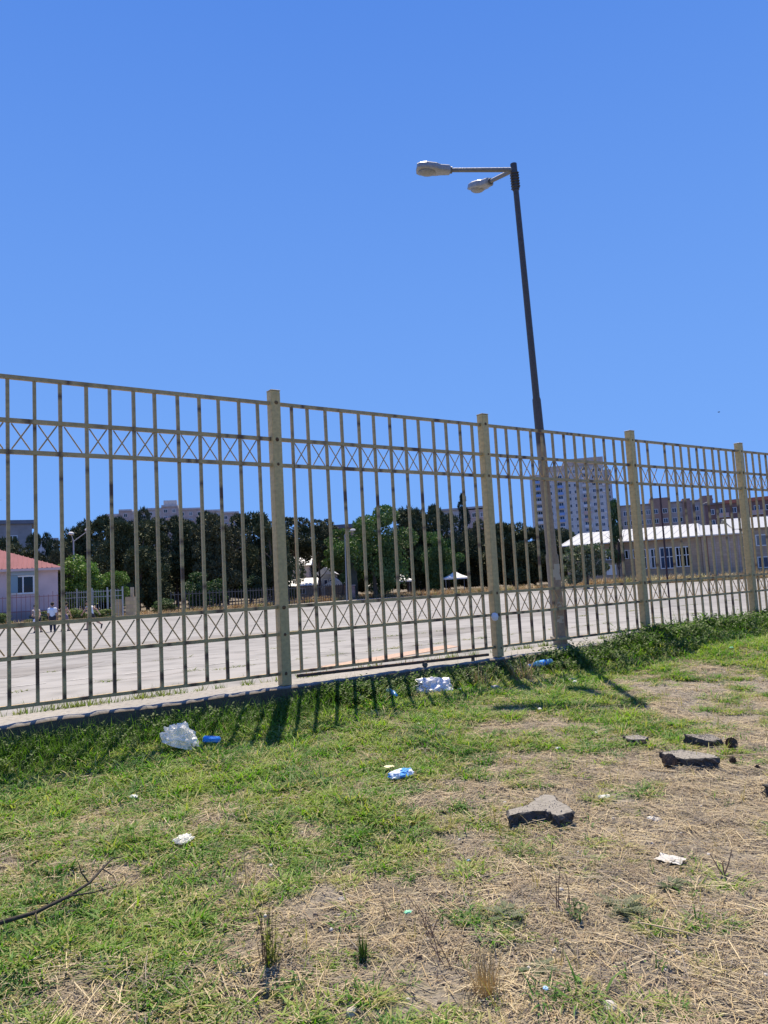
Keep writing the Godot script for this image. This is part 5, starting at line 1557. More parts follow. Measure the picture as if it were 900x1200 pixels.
func people() -> void:
	body_kit()
	var skin1 := Color(0.42, 0.25, 0.17)
	var y0 := -0.46
	# leaning forward over a white cloth
	var J := {"pelvis": Vector3(0.02, 0.70, 0), "chest": Vector3(-0.02, 0.98, 0.1), "neck": Vector3(-0.03, 1.1, 0.17), "head": Vector3(-0.04, 1.18, 0.22), "look": Vector3(-0.3, -0.7, 1), "sl": Vector3(-0.16, 1.04, 0.13), "sr": Vector3(0.11, 1.04, 0.12), "el": Vector3(-0.17, 0.83, 0.26), "er": Vector3(0.16, 0.84, 0.27), "wl": Vector3(-0.02, 0.74, 0.38), "wr": Vector3(0.12, 0.72, 0.4),
		"hl": Vector3(-0.07, 0.68, 0), "hr": Vector3(0.1, 0.68, 0), "kl": Vector3(-0.1, 0.38, 0.1), "kr": Vector3(0.14, 0.38, 0.1), "al": Vector3(-0.08, 0.075, 0.0), "ar": Vector3(0.18, 0.075, -0.02), "toe_l": Vector3(-0.3, 0, 1).normalized(), "toe_r": Vector3(0.5, 0, 1).normalized()}
	child_figure("child in a pale sleeveless top bending over a white cloth, farthest left", Vector3(-16.87, y0, -37.0), 0.35, J, "vest", Color(0.62, 0.55, 0.5), Color(0.03, 0.03, 0.05), false, skin1)
	var cl := put("white_cloth", crumple(Vector3(0.13, 0.2, 0.1), 31, 0.35, M.bag, false), null, Vector3(-16.74, y0 + 0.52, -36.55))
	tag(cl, "crumpled white cloth in the hands of the bending child", "cloth")
	# seen from behind, white shirt
	J = {"pelvis": Vector3(0, 0.72, 0), "chest": Vector3(0, 1.02, 0), "neck": Vector3(0, 1.15, 0.01), "head": Vector3(0, 1.24, 0.03), "look": Vector3(0.1, -0.25, 1), "sl": Vector3(-0.14, 1.08, 0), "sr": Vector3(0.14, 1.08, 0), "el": Vector3(-0.19, 0.86, 0.02), "er": Vector3(0.19, 0.86, 0.02), "wl": Vector3(-0.15, 0.68, 0.12), "wr": Vector3(0.17, 0.67, 0.1),
		"hl": Vector3(-0.075, 0.7, 0), "hr": Vector3(0.075, 0.7, 0), "kl": Vector3(-0.09, 0.39, 0.02), "kr": Vector3(0.07, 0.39, 0.05), "al": Vector3(-0.1, 0.075, -0.02), "ar": Vector3(0.07, 0.075, 0.0), "toe_l": Vector3(-0.2, 0, 1).normalized(), "toe_r": Vector3(0.2, 0, 1).normalized()}
	child_figure("child in a white shirt and dark trousers seen from behind", Vector3(-16.08, y0, -36.9), PI + 0.25, J, "shirt", Color(0.68, 0.72, 0.8), Color(0.03, 0.03, 0.05), true, skin1)
	# bare back, purple grey shorts
	J = {"pelvis": Vector3(0, 0.72, 0), "chest": Vector3(0.04, 1.01, 0.02), "neck": Vector3(0.02, 1.14, 0.04), "head": Vector3(-0.02, 1.22, 0.06), "look": Vector3(0.4, -0.3, 1), "sl": Vector3(-0.1, 1.07, 0.02), "sr": Vector3(0.17, 1.06, 0.02), "el": Vector3(-0.2, 0.9, 0.08), "er": Vector3(0.27, 0.86, 0.08), "wl": Vector3(-0.18, 0.74, 0.2), "wr": Vector3(0.2, 0.74, 0.24),
		"hl": Vector3(-0.075, 0.7, 0), "hr": Vector3(0.075, 0.7, 0), "kl": Vector3(-0.13, 0.4, 0.08), "kr": Vector3(0.1, 0.39, 0.02), "al": Vector3(-0.18, 0.075, 0.02), "ar": Vector3(0.14, 0.075, -0.05), "toe_l": Vector3(-0.3, 0, 1).normalized(), "toe_r": Vector3(0.4, 0, 1).normalized()}
	child_figure("bare chested child in purple grey shorts between white shirt and running child", Vector3(-15.53, y0, -37.0), PI - 0.3, J, "", Color.WHITE, Color(0.17, 0.14, 0.19), false, Color(0.48, 0.29, 0.2))
	# running
	J = {"pelvis": Vector3(0.02, 0.74, 0), "chest": Vector3(-0.03, 1.03, 0), "neck": Vector3(-0.08, 1.16, 0.01), "head": Vector3(-0.14, 1.24, 0.02), "look": Vector3(-1, -0.3, 0.3), "sl": Vector3(-0.13, 1.09, 0.1), "sr": Vector3(0.03, 1.09, -0.1), "el": Vector3(-0.26, 0.92, 0.16), "er": Vector3(0.22, 0.95, -0.14), "wl": Vector3(-0.36, 0.8, 0.1), "wr": Vector3(0.36, 0.78, -0.1),
		"hl": Vector3(0.0, 0.72, 0.07), "hr": Vector3(0.04, 0.72, -0.07), "kl": Vector3(-0.1, 0.42, 0.1), "kr": Vector3(0.2, 0.44, -0.09), "al": Vector3(-0.16, 0.075, 0.09), "ar": Vector3(0.48, 0.24, -0.1), "toe_l": Vector3(-1, 0, 0.1).normalized(), "toe_r": Vector3(-0.25, -1, 0).normalized()}
	child_figure("child in a white vest and dark shorts running to the left, farthest right", Vector3(-14.28, y0, -37.0), 0.0, J, "vest", Color(0.72, 0.72, 0.74), Color(0.025, 0.025, 0.035), false, skin1)

# ---------------------------------------------------------------- grass
func blade(mb: Mb, o: Vector3, d: Vector3, len_: float, w: float, droop: float, col: Color, segs := 3) -> void:
	var side := d.cross(Vector3.UP)
	if side.length() < 0.01: side = Vector3.RIGHT
	side = side.normalized()
	var p := o
	var dir := d.normalized()
	var pw := w
	for k in segs:
		var q := p + dir * len_ / segs
		var qw := w * (1.0 - pow(float(k + 1) / segs, 1.6))
		if k < segs - 1:
			mb.tri(p - side * pw / 2, p + side * pw / 2, q + side * qw / 2, col)
			mb.tri(p - side * pw / 2, q + side * qw / 2, q - side * qw / 2, col)
		else:
			mb.tri(p - side * pw / 2, p + side * pw / 2, q, col)
		dir = (dir - Vector3(0, droop * 1.3 / segs, 0)).normalized()
		p = q
		pw = qw

func grass_mesh(sd: int, n: int, h0: float, h1: float, spread: float, w: float, lean: float, col: Color, droop := 0.9) -> ArrayMesh:
	var r := RandomNumberGenerator.new()
	r.seed = sd
	var mb := Mb.new()
	for k in n:
		var a := r.randf() * TAU
		var o := Vector3(cos(a), 0, sin(a)) * spread * sqrt(r.randf())
		var b := a + r.randfn() * 0.8
		var d := Vector3(cos(b) * lean * r.randf_range(0.3, 1.4), 1.0, sin(b) * lean * r.randf_range(0.3, 1.4))
		var t := r.randf_range(0.7, 1.25)
		blade(mb, o, d, r.randf_range(h0, h1), w * r.randf_range(0.7, 1.2), droop * r.randf_range(0.5, 1.4), Color(col.r * t, col.g * t * r.randf_range(0.95, 1.05), col.b * t))
	return mb.mesh(M.leaf)

func straw_mesh(sd: int, n: int, l0: float, l1: float, spread: float) -> ArrayMesh:
	var r := RandomNumberGenerator.new()
	r.seed = sd
	var mb := Mb.new()
	var main := r.randf() * TAU
	for k in n:
		var a := r.randf() * TAU
		var o := Vector3(cos(a), 0, sin(a)) * spread * sqrt(r.randf()) + Vector3(0, r.randf_range(0.002, 0.018), 0)
		var b := main + r.randfn() * 0.9
		var l := r.randf_range(l0, l1)
		var d := Vector3(cos(b), r.randf_range(-0.05, 0.34), sin(b)).normalized()
		var side := d.cross(Vector3.UP).normalized()
		var w := r.randf_range(0.0012, 0.0034)
		var bend := side * r.randfn() * 0.18
		var p := o - d * l / 2
		var t := r.randf_range(0.6, 1.25)
		var c := Color(t, t * r.randf_range(0.92, 1.03), t * r.randf_range(0.8, 1.1))
		for s in 3:
			var q := p + (d + bend * (s - 1)) * l / 3 + Vector3(0, -0.006 * s, 0)
			q.y = maxf(q.y, 0.002)
			var up := Vector3(0, w * 0.6, 0)
			mb.quad(p - side * w / 2, q - side * w / 2, q + up * 0.5, p + up * 0.5, c)
			mb.quad(p + up * 0.5, q + up * 0.5, q + side * w / 2, p + side * w / 2, c)
			p = q
	return mb.mesh(M.straw)

func weed_mesh(sd: int, stems: int, h: float, leaf: float) -> ArrayMesh:
	# a leafy weed: stems with many small pointed leaves
	var r := RandomNumberGenerator.new()
	r.seed = sd
	var mb := Mb.new()
	for k in stems:
		var a := r.randf() * TAU
		var o := Vector3(cos(a), 0, sin(a)) * 0.05 * r.randf()
		var d := Vector3(cos(a) * r.randf_range(0.1, 0.7), 1, sin(a) * r.randf_range(0.1, 0.7)).normalized()
		var hh := h * r.randf_range(0.55, 1.1)
		blade(mb, o, d, hh, 0.006, 0.3, Color(0.8, 0.85, 0.7))
		var m := int(hh / 0.022)
		for i in m:
			var f := (i + 1.0) / m
			var p := o + d * hh * f - Vector3(0, 0.15 * hh * f * f, 0)
			var b := r.randf() * TAU
			var ld := Vector3(cos(b), r.randf_range(0.0, 0.7), sin(b))
			var t := r.randf_range(0.7, 1.3)
			blade(mb, p, ld, leaf * r.randf_range(0.6, 1.3) * (1.15 - 0.5 * f), leaf * 0.34, 0.6, Color(t, t, t), 2)
	return mb.mesh(M.leaf)

func crumb(sd: int) -> ArrayMesh:
	var r := RandomNumberGenerator.new()
	r.seed = sd
	var mb := Mb.new()
	mb.ball(Vector3.ZERO, Vector3(1.0, 0.7, 0.85), 6, 4)
	for k in mb.v.size():
		var h := sin(mb.v[k].x * 7.0 + sd) * sin(mb.v[k].y * 9.0) * sin(mb.v[k].z * 8.0 + 1.0)
		mb.v[k] = mb.v[k] * (1.0 + 0.35 * h)
	return mb.mesh(M.plain)

func in_view(p: Vector3, more := 0.9) -> bool:
	return p.z < -1.6 and absf(p.x) < -p.z * 0.56 + more

func lawn_basis(s: Vector3) -> Basis:
	return (Basis(Vector3.UP, rng.randf() * TAU) * Basis(Vector3.RIGHT, rng.randfn() * 0.12)).scaled(s)

func grass() -> void:
	var g1 := Color(0.175, 0.335, 0.04)
	var g2 := Color(0.33, 0.42, 0.07)
	var g3 := Color(0.08, 0.205, 0.034)
	var dry := Color(0.5, 0.4, 0.2)
	var kinds := 5
	var short: Array[ArrayMesh] = []
	for v in kinds: short.append(grass_mesh(800 + v, 18, 0.018, 0.052 + 0.007 * v, 0.042, 0.0052, 1.9, Color(1, 1, 1), 0.8))
	var xs: Array = []; var cs: Array = []
	var sx: Array = []; var scol: Array = []
	for v in kinds:
		xs.append([]); cs.append([]); sx.append([]); scol.append([])
	var lx: Array = [[], []]; var lc: Array = [[], []]
	for k in 500000:
		var t := rng.randf_range(-6.0, 15.5)
		var n := rng.randf_range(0.1, 8.6)
		var p := ft(t, n)
		if not in_view(p): continue
		p.y = lawn_y(t, n)
		var g := green_at(t, n)
		var b := bare_at(t, n)
		var far := clampf((-p.z - 3.0) / 7.0, 0.0, 1.0)
		var u := rng.randf()
		if u < 0.60:
			if rng.randf() > smoothstep(0.22, 0.72, g): continue
			var v := rng.randi() % kinds
			var s := rng.randf_range(0.65, 1.3) * (1.0 + 0.35 * far) * (0.75 + 0.4 * g)
			s *= 1.0 + 0.5 * smoothstep(1.3, 0.2, n)
			s *= clampf(0.9 + 1.7 * nzf.get_noise_2d(t * 120.0 + 40.0, n * 120.0), 0.45, 1.55)
			xs[v].append(Transform3D(lawn_basis(Vector3(s, s, s)), p))
			var w := clampf(0.5 + nz.get_noise_2d(t * 90.0, n * 90.0 + 500.0) * 1.2 + rng.randfn() * 0.2, 0.0, 1.0)
			var c := g3.lerp(g1, clampf(w * 2.0, 0, 1)).lerp(g2, clampf(w * 2.0 - 1.0, 0, 1))
			if rng.randf() < 0.20 + 0.34 * (1.0 - g): c = dry.lerp(g2, rng.randf() * 0.5)
			cs[v].append(c)
		elif u < 0.93:
			if rng.randf() > (1.0 - 0.5 * g) * (1.0 - 0.8 * smoothstep(0.25, 0.7, b)): continue
			if rng.randf() < 0.2: continue
			var v := rng.randi() % kinds
			var s := rng.randf_range(0.7, 1.3)
			sx[v].append(Transform3D(lawn_basis(Vector3(s, s, s)), p))
			var w := rng.randf()
			var sc := Color(0.67, 0.56, 0.34).lerp(Color(0.34, 0.265, 0.17), w)
			if rng.randf() < 0.28: sc = Color(0.2, 0.165, 0.12).lerp(Color(0.3, 0.26, 0.21), rng.randf())
			scol[v].append(sc)
		else:
			if rng.randf() > smoothstep(0.2, 0.6, g) * 0.35 + 0.02 or b > 0.4: continue
			var v := rng.randi() % 2
			var s := rng.randf_range(0.5, 1.1)
			lx[v].append(Transform3D(lawn_basis(Vector3(s, s, s)), p))
			lc[v].append(g3.lerp(g1, rng.randf()))
	var root := Node3D.new()
	root.name = "short_grass"
	add_child(root)
	root.set_meta("kind", "stuff")
	root.set_meta("label", "short creeping green grass with yellowing tips over the lawn")
	for v in kinds: scatter("tufts", short[v], xs[v], cs[v], root)
	var leafy: Array[ArrayMesh] = [weed_mesh(830, 5, 0.06, 0.026), weed_mesh(831, 6, 0.05, 0.03)]
	for v in 2: scatter("leafy_sprigs", leafy[v], lx[v], lc[v], root)
	var sr := Node3D.new()
	sr.name = "straw_litter"
	add_child(sr)
	sr.set_meta("kind", "stuff")
	sr.set_meta("label", "dry straw and dead stalks lying on the bare soil")
	for v in kinds: scatter("straw", straw_mesh(850 + v, 10, 0.02, [0.05, 0.07, 0.1, 0.16, 0.24][v], 0.065), sx[v], scol[v], sr)
	# crumbs of soil and grit
	var gm: Array[ArrayMesh] = []
	for v in 3: gm.append(crumb(860 + v))
	var gx: Array = [[], [], []]; var gc: Array = [[], [], []]
	for k in 46000:
		var t := rng.randf_range(-6.0, 14.0)
		var n := rng.randf_range(0.15, 8.6)
		var p := ft(t, n)
		if not in_view(p): continue
		if rng.randf() < green_at(t, n) * 0.85: continue
		p.y = lawn_y(t, n) + 0.001
		var v := rng.randi() % 3
		var s := 0.003 + 0.011 * pow(rng.randf(), 4.0)
		gx[v].append(Transform3D(Basis(Vector3(rng.randfn(), rng.randfn(), rng.randfn()).normalized(), rng.randf() * TAU).scaled(Vector3(s, s, s)), p))
		gc[v].append(Color(0.3, 0.24, 0.17).lerp(Color(0.12, 0.09, 0.065), rng.randf()) if rng.randf() > 0.12 else Color(0.42, 0.4, 0.37))
	for v in 3: scatter("soil_crumbs", gm[v], gx[v], gc[v], sr)
	# upright dead stalks here and there
	var up: Array = []; var uc: Array = []
	for k in 5200:
		var t := rng.randf_range(-6.0, 14.0)
		var n := rng.randf_range(0.3, 8.4)
		var p := ft(t, n)
		if not in_view(p): continue
		var g := green_at(t, n)
		if nzf.get_noise_2d(t * 45.0 + 70.0, n * 45.0) < 0.08 or rng.randf() < g * 0.6: continue
		p.y = lawn_y(t, n)
		var s := rng.randf_range(0.4, 1.2)
		up.append(Transform3D(lawn_basis(Vector3(s, s, s)), p))
		uc.append(Color(0.5, 0.38, 0.2).lerp(Color(0.32, 0.2, 0.11), rng.randf()))
	scatter("dead_stalks", grass_mesh(870, 9, 0.05, 0.17, 0.03, 0.0028, 0.5, Color(1, 1, 1), 0.35), up, uc, sr)
	# rank weeds along the foot of the curb wall
	var wr := Node3D.new()
	wr.name = "curb_weeds"
	add_child(wr)
	wr.set_meta("kind", "stuff")
	wr.set_meta("label", "rank dark green weeds and long grass along the foot of the curb wall")
	var wm: Array[ArrayMesh] = [weed_mesh(880, 7, 0.26, 0.06), weed_mesh(881, 9, 0.2, 0.065), grass_mesh(882, 22, 0.14, 0.34, 0.05, 0.007, 0.8, Color(1, 1, 1), 0.7), grass_mesh(883, 18, 0.12, 0.26, 0.06, 0.008, 1.0, Color(1, 1, 1), 0.8)]
	var wx: Array = [[], [], [], []]; var wc: Array = [[], [], [], []]
	for k in 16000:
		var t := rng.randf_range(-6.0, 15.0)
		var n := 0.14 + absf(rng.randfn()) * (0.34 if t < 0.0 else 0.24)
		if t > 3.4: n = 0.13 + absf(rng.randfn()) * 0.42
		if n > 1.2: continue
		var p := ft(t, n)
		if not in_view(p, 1.5): continue
		var den := 0.55 + nz.get_noise_1d(t * 70.0) * 0.7
		if t > 0.9 and t < 3.3: den *= 0.28
		if t > 3.6: den = 0.75
		if t < -0.5: den += 0.3
		if rng.randf() > den: continue
		p.y = lawn_y(t, n) - 0.01
		var v := 0
		if t < 0.3: v = [2, 2, 3, 3, 2, 0][rng.randi() % 6]
		else: v = [0, 0, 1, 1, 1, 2, 3][rng.randi() % 7]
		var s := rng.randf_range(0.55, 1.15) * (1.0 - 0.35 * smoothstep(0.2, 1.0, n))
		if t > 3.6: s *= clampf(0.82 + 1.5 * nzf.get_noise_1d(t * 150.0), 0.4, 1.5)
		wx[v].append(Transform3D(lawn_basis(Vector3(s, s, s)), p))
		wc[v].append(Color(0.08, 0.15, 0.038).lerp(Color(0.15, 0.23, 0.05), rng.randf()))
	for v in 4: scatter("weeds", wm[v], wx[v], wc[v], wr)

# ---------------------------------------------------------------- single plants
func plants() -> void:
	var p := gpos(0.27, -2.82)
	var t := thing("dry_grass_tuft", "tall golden dry grass tuft at the bottom right of the middle", "grass tuft", p)
	put("blades", tint_mesh(grass_mesh(900, 95, 0.08, 0.2, 0.045, 0.003, 0.35, Color(1, 1, 1), 0.3), Color(0.48, 0.34, 0.14), M.straw), t)
	put("dead_core", tint_mesh(grass_mesh(901, 30, 0.03, 0.1, 0.04, 0.004, 0.8, Color(1, 1, 1), 0.6), Color(0.2, 0.16, 0.11), M.straw), t)
	t = thing("withered_plant", "upright withered plant with pale tufts on brown stems at the lower left", "plant", gpos(-0.53, -3.04))
	put("stems", tint_mesh(grass_mesh(902, 26, 0.12, 0.235, 0.03, 0.005, 0.18, Color(1, 1, 1), 0.1), Color(0.14, 0.1, 0.06), M.straw), t)
	put("leaves", tint_mesh(weed_mesh(903, 9, 0.22, 0.04), Color(0.2, 0.2, 0.05), M.leaf), t)
	var fl := Mb.new()
	for k in 1: fl.ball(Vector3(rng.randfn() * 0.025, rng.randf_range(0.12, 0.22), rng.randfn() * 0.02), Vector3.ONE * rng.randf_range(0.005, 0.008), 7, 5, Color(0.5, 0.47, 0.36))
	put("pale_tufts", fl.mesh(M.plain), t)
	t = thing("green_sprout", "small upright dark green sprout in bare straw at the bottom middle", "plant", gpos(-0.17, -3.08))
	put("blades", tint_mesh(grass_mesh(904, 28, 0.06, 0.13, 0.014, 0.006, 0.22, Color(1, 1, 1), 0.15), Color(0.06, 0.10, 0.03), M.leaf), t)
	for q in [[0.92, -3.39, "grey green prickly plant lying flat below the white paper", 905, 0.15], [0.42, -3.34, "dusty grey green prickly plant left of the bright green weed", 906, 0.12], [1.2, -3.6, "grey prickly plant just under the sheet of white paper", 907, 0.09], [0.46, -2.95, "low grey green plant at the foot of the tall dry tuft", 908, 0.10]]:
		t = thing("prickly_plant", q[2], "plant", gpos(q[0], q[1]), 0.0, "grey prickly plants in the dry grass")
		var mb := Mb.new()
		var r := RandomNumberGenerator.new()
		r.seed = q[3]
		for k in 16:
			var a := TAU * k / 16.0 + r.randfn() * 0.2
			var d := Vector3(cos(a), r.randf_range(0.15, 0.8), sin(a)).normalized()
			var l: float = q[4] * r.randf_range(0.6, 1.1)
			blade(mb, Vector3.ZERO, d, l, 0.004, 0.7, Color(0.2, 0.22, 0.14))
			for i in 9:
				var f := (i + 1.5) / 10.0
				var o := d * l * f - Vector3(0, l * 0.3 * f * f, 0)
				for sg in [-1.0, 1.0]:
					var ld: Vector3 = (d * 0.6 + d.cross(Vector3.UP).normalized() * sg + Vector3(0, r.randf_range(0, 0.4), 0))
					blade(mb, o, ld, q[4] * 0.24 * (1.1 - f * 0.5), 0.008, 0.4, Color(0.17, 0.2, 0.12) * r.randf_range(0.8, 1.25), 2)
		put("leaves", mb.mesh(M.leaf), t)
	for q in [[0.95, -8.75, "dry brown weed clump against the curb right of the white bag", 920, 0.34], [1.5, -9.05, "tall dry brown weed at the curb between the second post and the blue bottle", 921, 0.4]]:
		t = thing("dry_weed", q[2], "plant", gpos(q[0], q[1]), 0.0)
		put("stems", tint_mesh(grass_mesh(q[3], 40, q[4] * 0.4, q[4], 0.11, 0.011, 0.6, Color(1, 1, 1), 0.25), Color(0.42, 0.31, 0.17), M.straw), t)
		put("leaves", tint_mesh(weed_mesh(q[3] + 5, 9, q[4] * 0.7, 0.035), Color(0.33, 0.25, 0.13), M.straw), t)
	t = thing("green_weed", "bright green leafy weed under a brown stalk in the dry part", "plant", gpos(0.72, -3.33))
	put("leaves", tint_mesh(weed_mesh(910, 12, 0.075, 0.04), Color(0.07, 0.13, 0.03), M.leaf), t)
	for q in [[0.15, -3.03, "bent dead brown stalk left of the tall dry tuft", 911], [0.66, -3.42, "thin dead brown stalks standing above the bright green weed", 912], [0.10, -3.25, "pair of dark dead stalks in the straw at the bottom middle", 913]]:
		t = thing("dead_stalk", q[2], "stalk", gpos(q[0], q[1]))
		var r := RandomNumberGenerator.new()
		r.seed = q[3]
		for k in 4:
			var mb := Mb.new()
			var o := Vector3(r.randfn() * 0.02, 0, r.randfn() * 0.02)
			var e := o + Vector3(r.randfn() * 0.04 - 0.01, r.randf_range(0.1, 0.2), r.randfn() * 0.03)
			mb.tube(PackedVector3Array([o, o.lerp(e, 0.5) + Vector3(r.randfn() * 0.012, 0, 0), e]), PackedFloat32Array([0.0022, 0.0018, 0.001]), 5, Color(0.2, 0.12, 0.075))
			put("stem", mb.mesh(M.plain), t)
	t = thing("forked_twig", "small forked brown twig standing in the dry ground at the right", "twig", gpos(1.48, -3.7))
	for q in [[Vector3(-0.055, 0.10, 0.0), Vector3(-0.02, 0.03, 0)], [Vector3(0.05, 0.12, 0.0), Vector3(0.025, 0.05, 0)], [Vector3(-0.01, 0.07, 0.02), Vector3(0.0, 0.03, 0)]]:
		var mb := Mb.new()
		mb.tube(PackedVector3Array([Vector3.ZERO, q[1], q[0]]), PackedFloat32Array([0.004, 0.0034, 0.002]), 6, Color(0.24, 0.16, 0.1))
		put("prong", mb.mesh(M.plain), t)
	# fallen branch at the left
	var b := thing("fallen_branch", "dark bare fallen branch with side twigs reaching in from the left edge", "branch", gpos(-1.69, -3.33))
	var o := b.position
	var pts := PackedVector3Array()
	for q in [[-2.05, -3.15, 0.06], [-1.69, -3.3, 0.06], [-1.57, -3.4, 0.065], [-1.47, -3.5, 0.075], [-1.43, -3.63, 0.085], [-1.415, -3.75, 0.095], [-1.40, -3.84, 0.1], [-1.36, -3.88, 0.1]]:
		pts.append(gpos(q[0], q[1], q[2]) - o)
	var mb2 := Mb.new()
	var bc := Color(0.05, 0.04, 0.035)
	mb2.tube(pts, PackedFloat32Array([0.0105, 0.01, 0.009, 0.008, 0.0065, 0.0055, 0.004, 0.0018]), 8, bc)
	put("limb", mb2.mesh(M.rough), b)
	for q in [[3, Vector3(0.1, 0.0, -0.03), Vector3(0.19, 0.012, -0.05)], [2, Vector3(0.03, -0.02, 0.05), Vector3(0.08, -0.03, 0.08)], [5, Vector3(0.035, -0.01, 0.02), Vector3(0.07, -0.03, 0.03)], [4, Vector3(-0.03, 0.05, 0.01), Vector3(-0.04, 0.1, 0.02)]]:
		mb2 = Mb.new()
		var s: Vector3 = pts[q[0]]
		mb2.tube(PackedVector3Array([s, s + q[1], s + q[2]]), PackedFloat32Array([0.0042, 0.0032, 0.0012]), 6, bc)
		put("side_twig", mb2.mesh(M.rough), b)
	# loose twigs and sticks
	var sticks := [[2.46, -5.65, 0.5, 0.1, "long thin pale stick beside the pine cone"], [1.05, -3.15, 0.3, 0.7, "pale dry stick slanting through the straw under the white paper"], [0.95, -4.5, 0.25, -0.2, "thin dark stick on the ground right of the big asphalt chunk"], [0.85, -3.05, 0.35, 0.9, "long pale stalk lying near the bottom right"]]
	for q in sticks:
		var a := gpos(q[0], q[1], 0.02)
		var s := thing("dry_stick", q[4], "stick", a)
		var d: Vector3 = Vector3(cos(q[3]), 0.02, sin(q[3])) * q[2] * 0.5
		var mb := Mb.new()
		mb.tube(PackedVector3Array([-d, Vector3(0, 0.008, 0.01), d]), PackedFloat32Array([0.004, 0.0035, 0.002]), 6, Color(0.16, 0.12, 0.09) if "dark" in q[4] else Color(0.45, 0.36, 0.22))
		put("stick", mb.mesh(M.plain), s)

func tint_mesh(m: ArrayMesh, c: Color, mt: Material) -> ArrayMesh:
	return tint_crown(m, c, mt)

# ---------------------------------------------------------------- rubble
func slab(poly: Array, thick: float, sd: int, top: Color, side: Color) -> ArrayMesh:
	var r := RandomNumberGenerator.new()
	r.seed = sd
	var pts: Array[Vector2] = []
	for i in poly.size():
		var a := Vector2(poly[i][0], poly[i][1]); var b := Vector2(poly[(i + 1) % poly.size()][0], poly[(i + 1) % poly.size()][1])
		var m := maxi(2, int(a.distance_to(b) / 0.022))
		for k in m: pts.append(a.lerp(b, float(k) / m) + Vector2(r.randfn(), r.randfn()) * 0.0035)
	var c := Vector2.ZERO
	for q in pts: c += q / pts.size()
	var area := 0.0
	for i in pts.size(): area += pts[i].cross(pts[(i + 1) % pts.size()])
	if area > 0: pts.reverse()
	var mb := Mb.new()
	var n := pts.size()
	var rings: Array = []
	for lv in [[1.0, 0.955, 0.0], [0.93, 1.0, 0.006], [0.62, 1.0, 0.012], [0.3, 0.98, 0.014], [-0.15, 0.93, 0.008]]:
		var ring: Array[Vector3] = []
		for q in pts:
			var w: Vector2 = c + (q - c) * lv[1] + Vector2(r.randfn(), r.randfn()) * lv[2] * 0.6
			ring.append(Vector3(w.x, thick * lv[0] + (r.randfn() * 0.004 if lv[0] < 1.0 else r.randfn() * 0.0015), w.y))
		rings.append(ring)
	for j in rings.size() - 1:
		for i in n:
			var A: Vector3 = rings[j][i]; var B: Vector3 = rings[j][(i + 1) % n]; var C: Vector3 = rings[j + 1][(i + 1) % n]; var D: Vector3 = rings[j + 1][i]
			mb.quad(A, D, C, B, side * r.randf_range(0.75, 1.2))
	var flat := PackedVector2Array()
	for i in n: flat.append(Vector2(rings[0][i].x, rings[0][i].z))
	var ix := Geometry2D.triangulate_polygon(flat)
	for k in ix.size() / 3:
		var A: Vector3 = rings[0][ix[3 * k]]; var B: Vector3 = rings[0][ix[3 * k + 1]]; var C: Vector3 = rings[0][ix[3 * k + 2]]
		if (B - A).cross(C - A).y > 0: mb.tri(A, B, C, top)
		else: mb.tri(A, C, B, top)
	# grit standing proud of the broken faces and the top
	for k in 260:
		var e: Vector3 = rings[1 + r.randi() % 3][r.randi() % n]
		if k % 2 == 0:
			var q: Vector2 = pts[r.randi() % n]
			var w := c + (q - c) * sqrt(r.randf()) * 0.9
			if Geometry2D.is_point_in_polygon(w, flat): e = Vector3(w.x, thick, w.y)
		var s := r.randf_range(0.0014, 0.0042)
		mb.box(e, Vector3(s, s, s) * 1.4, top * r.randf_range(0.8, 1.15) if k % 2 == 0 else side * r.randf_range(0.8, 1.8), Basis(Vector3(r.randfn(), r.randfn(), r.randfn()).normalized(), r.randf() * 3.0))
	return mb.mesh(M.rough)

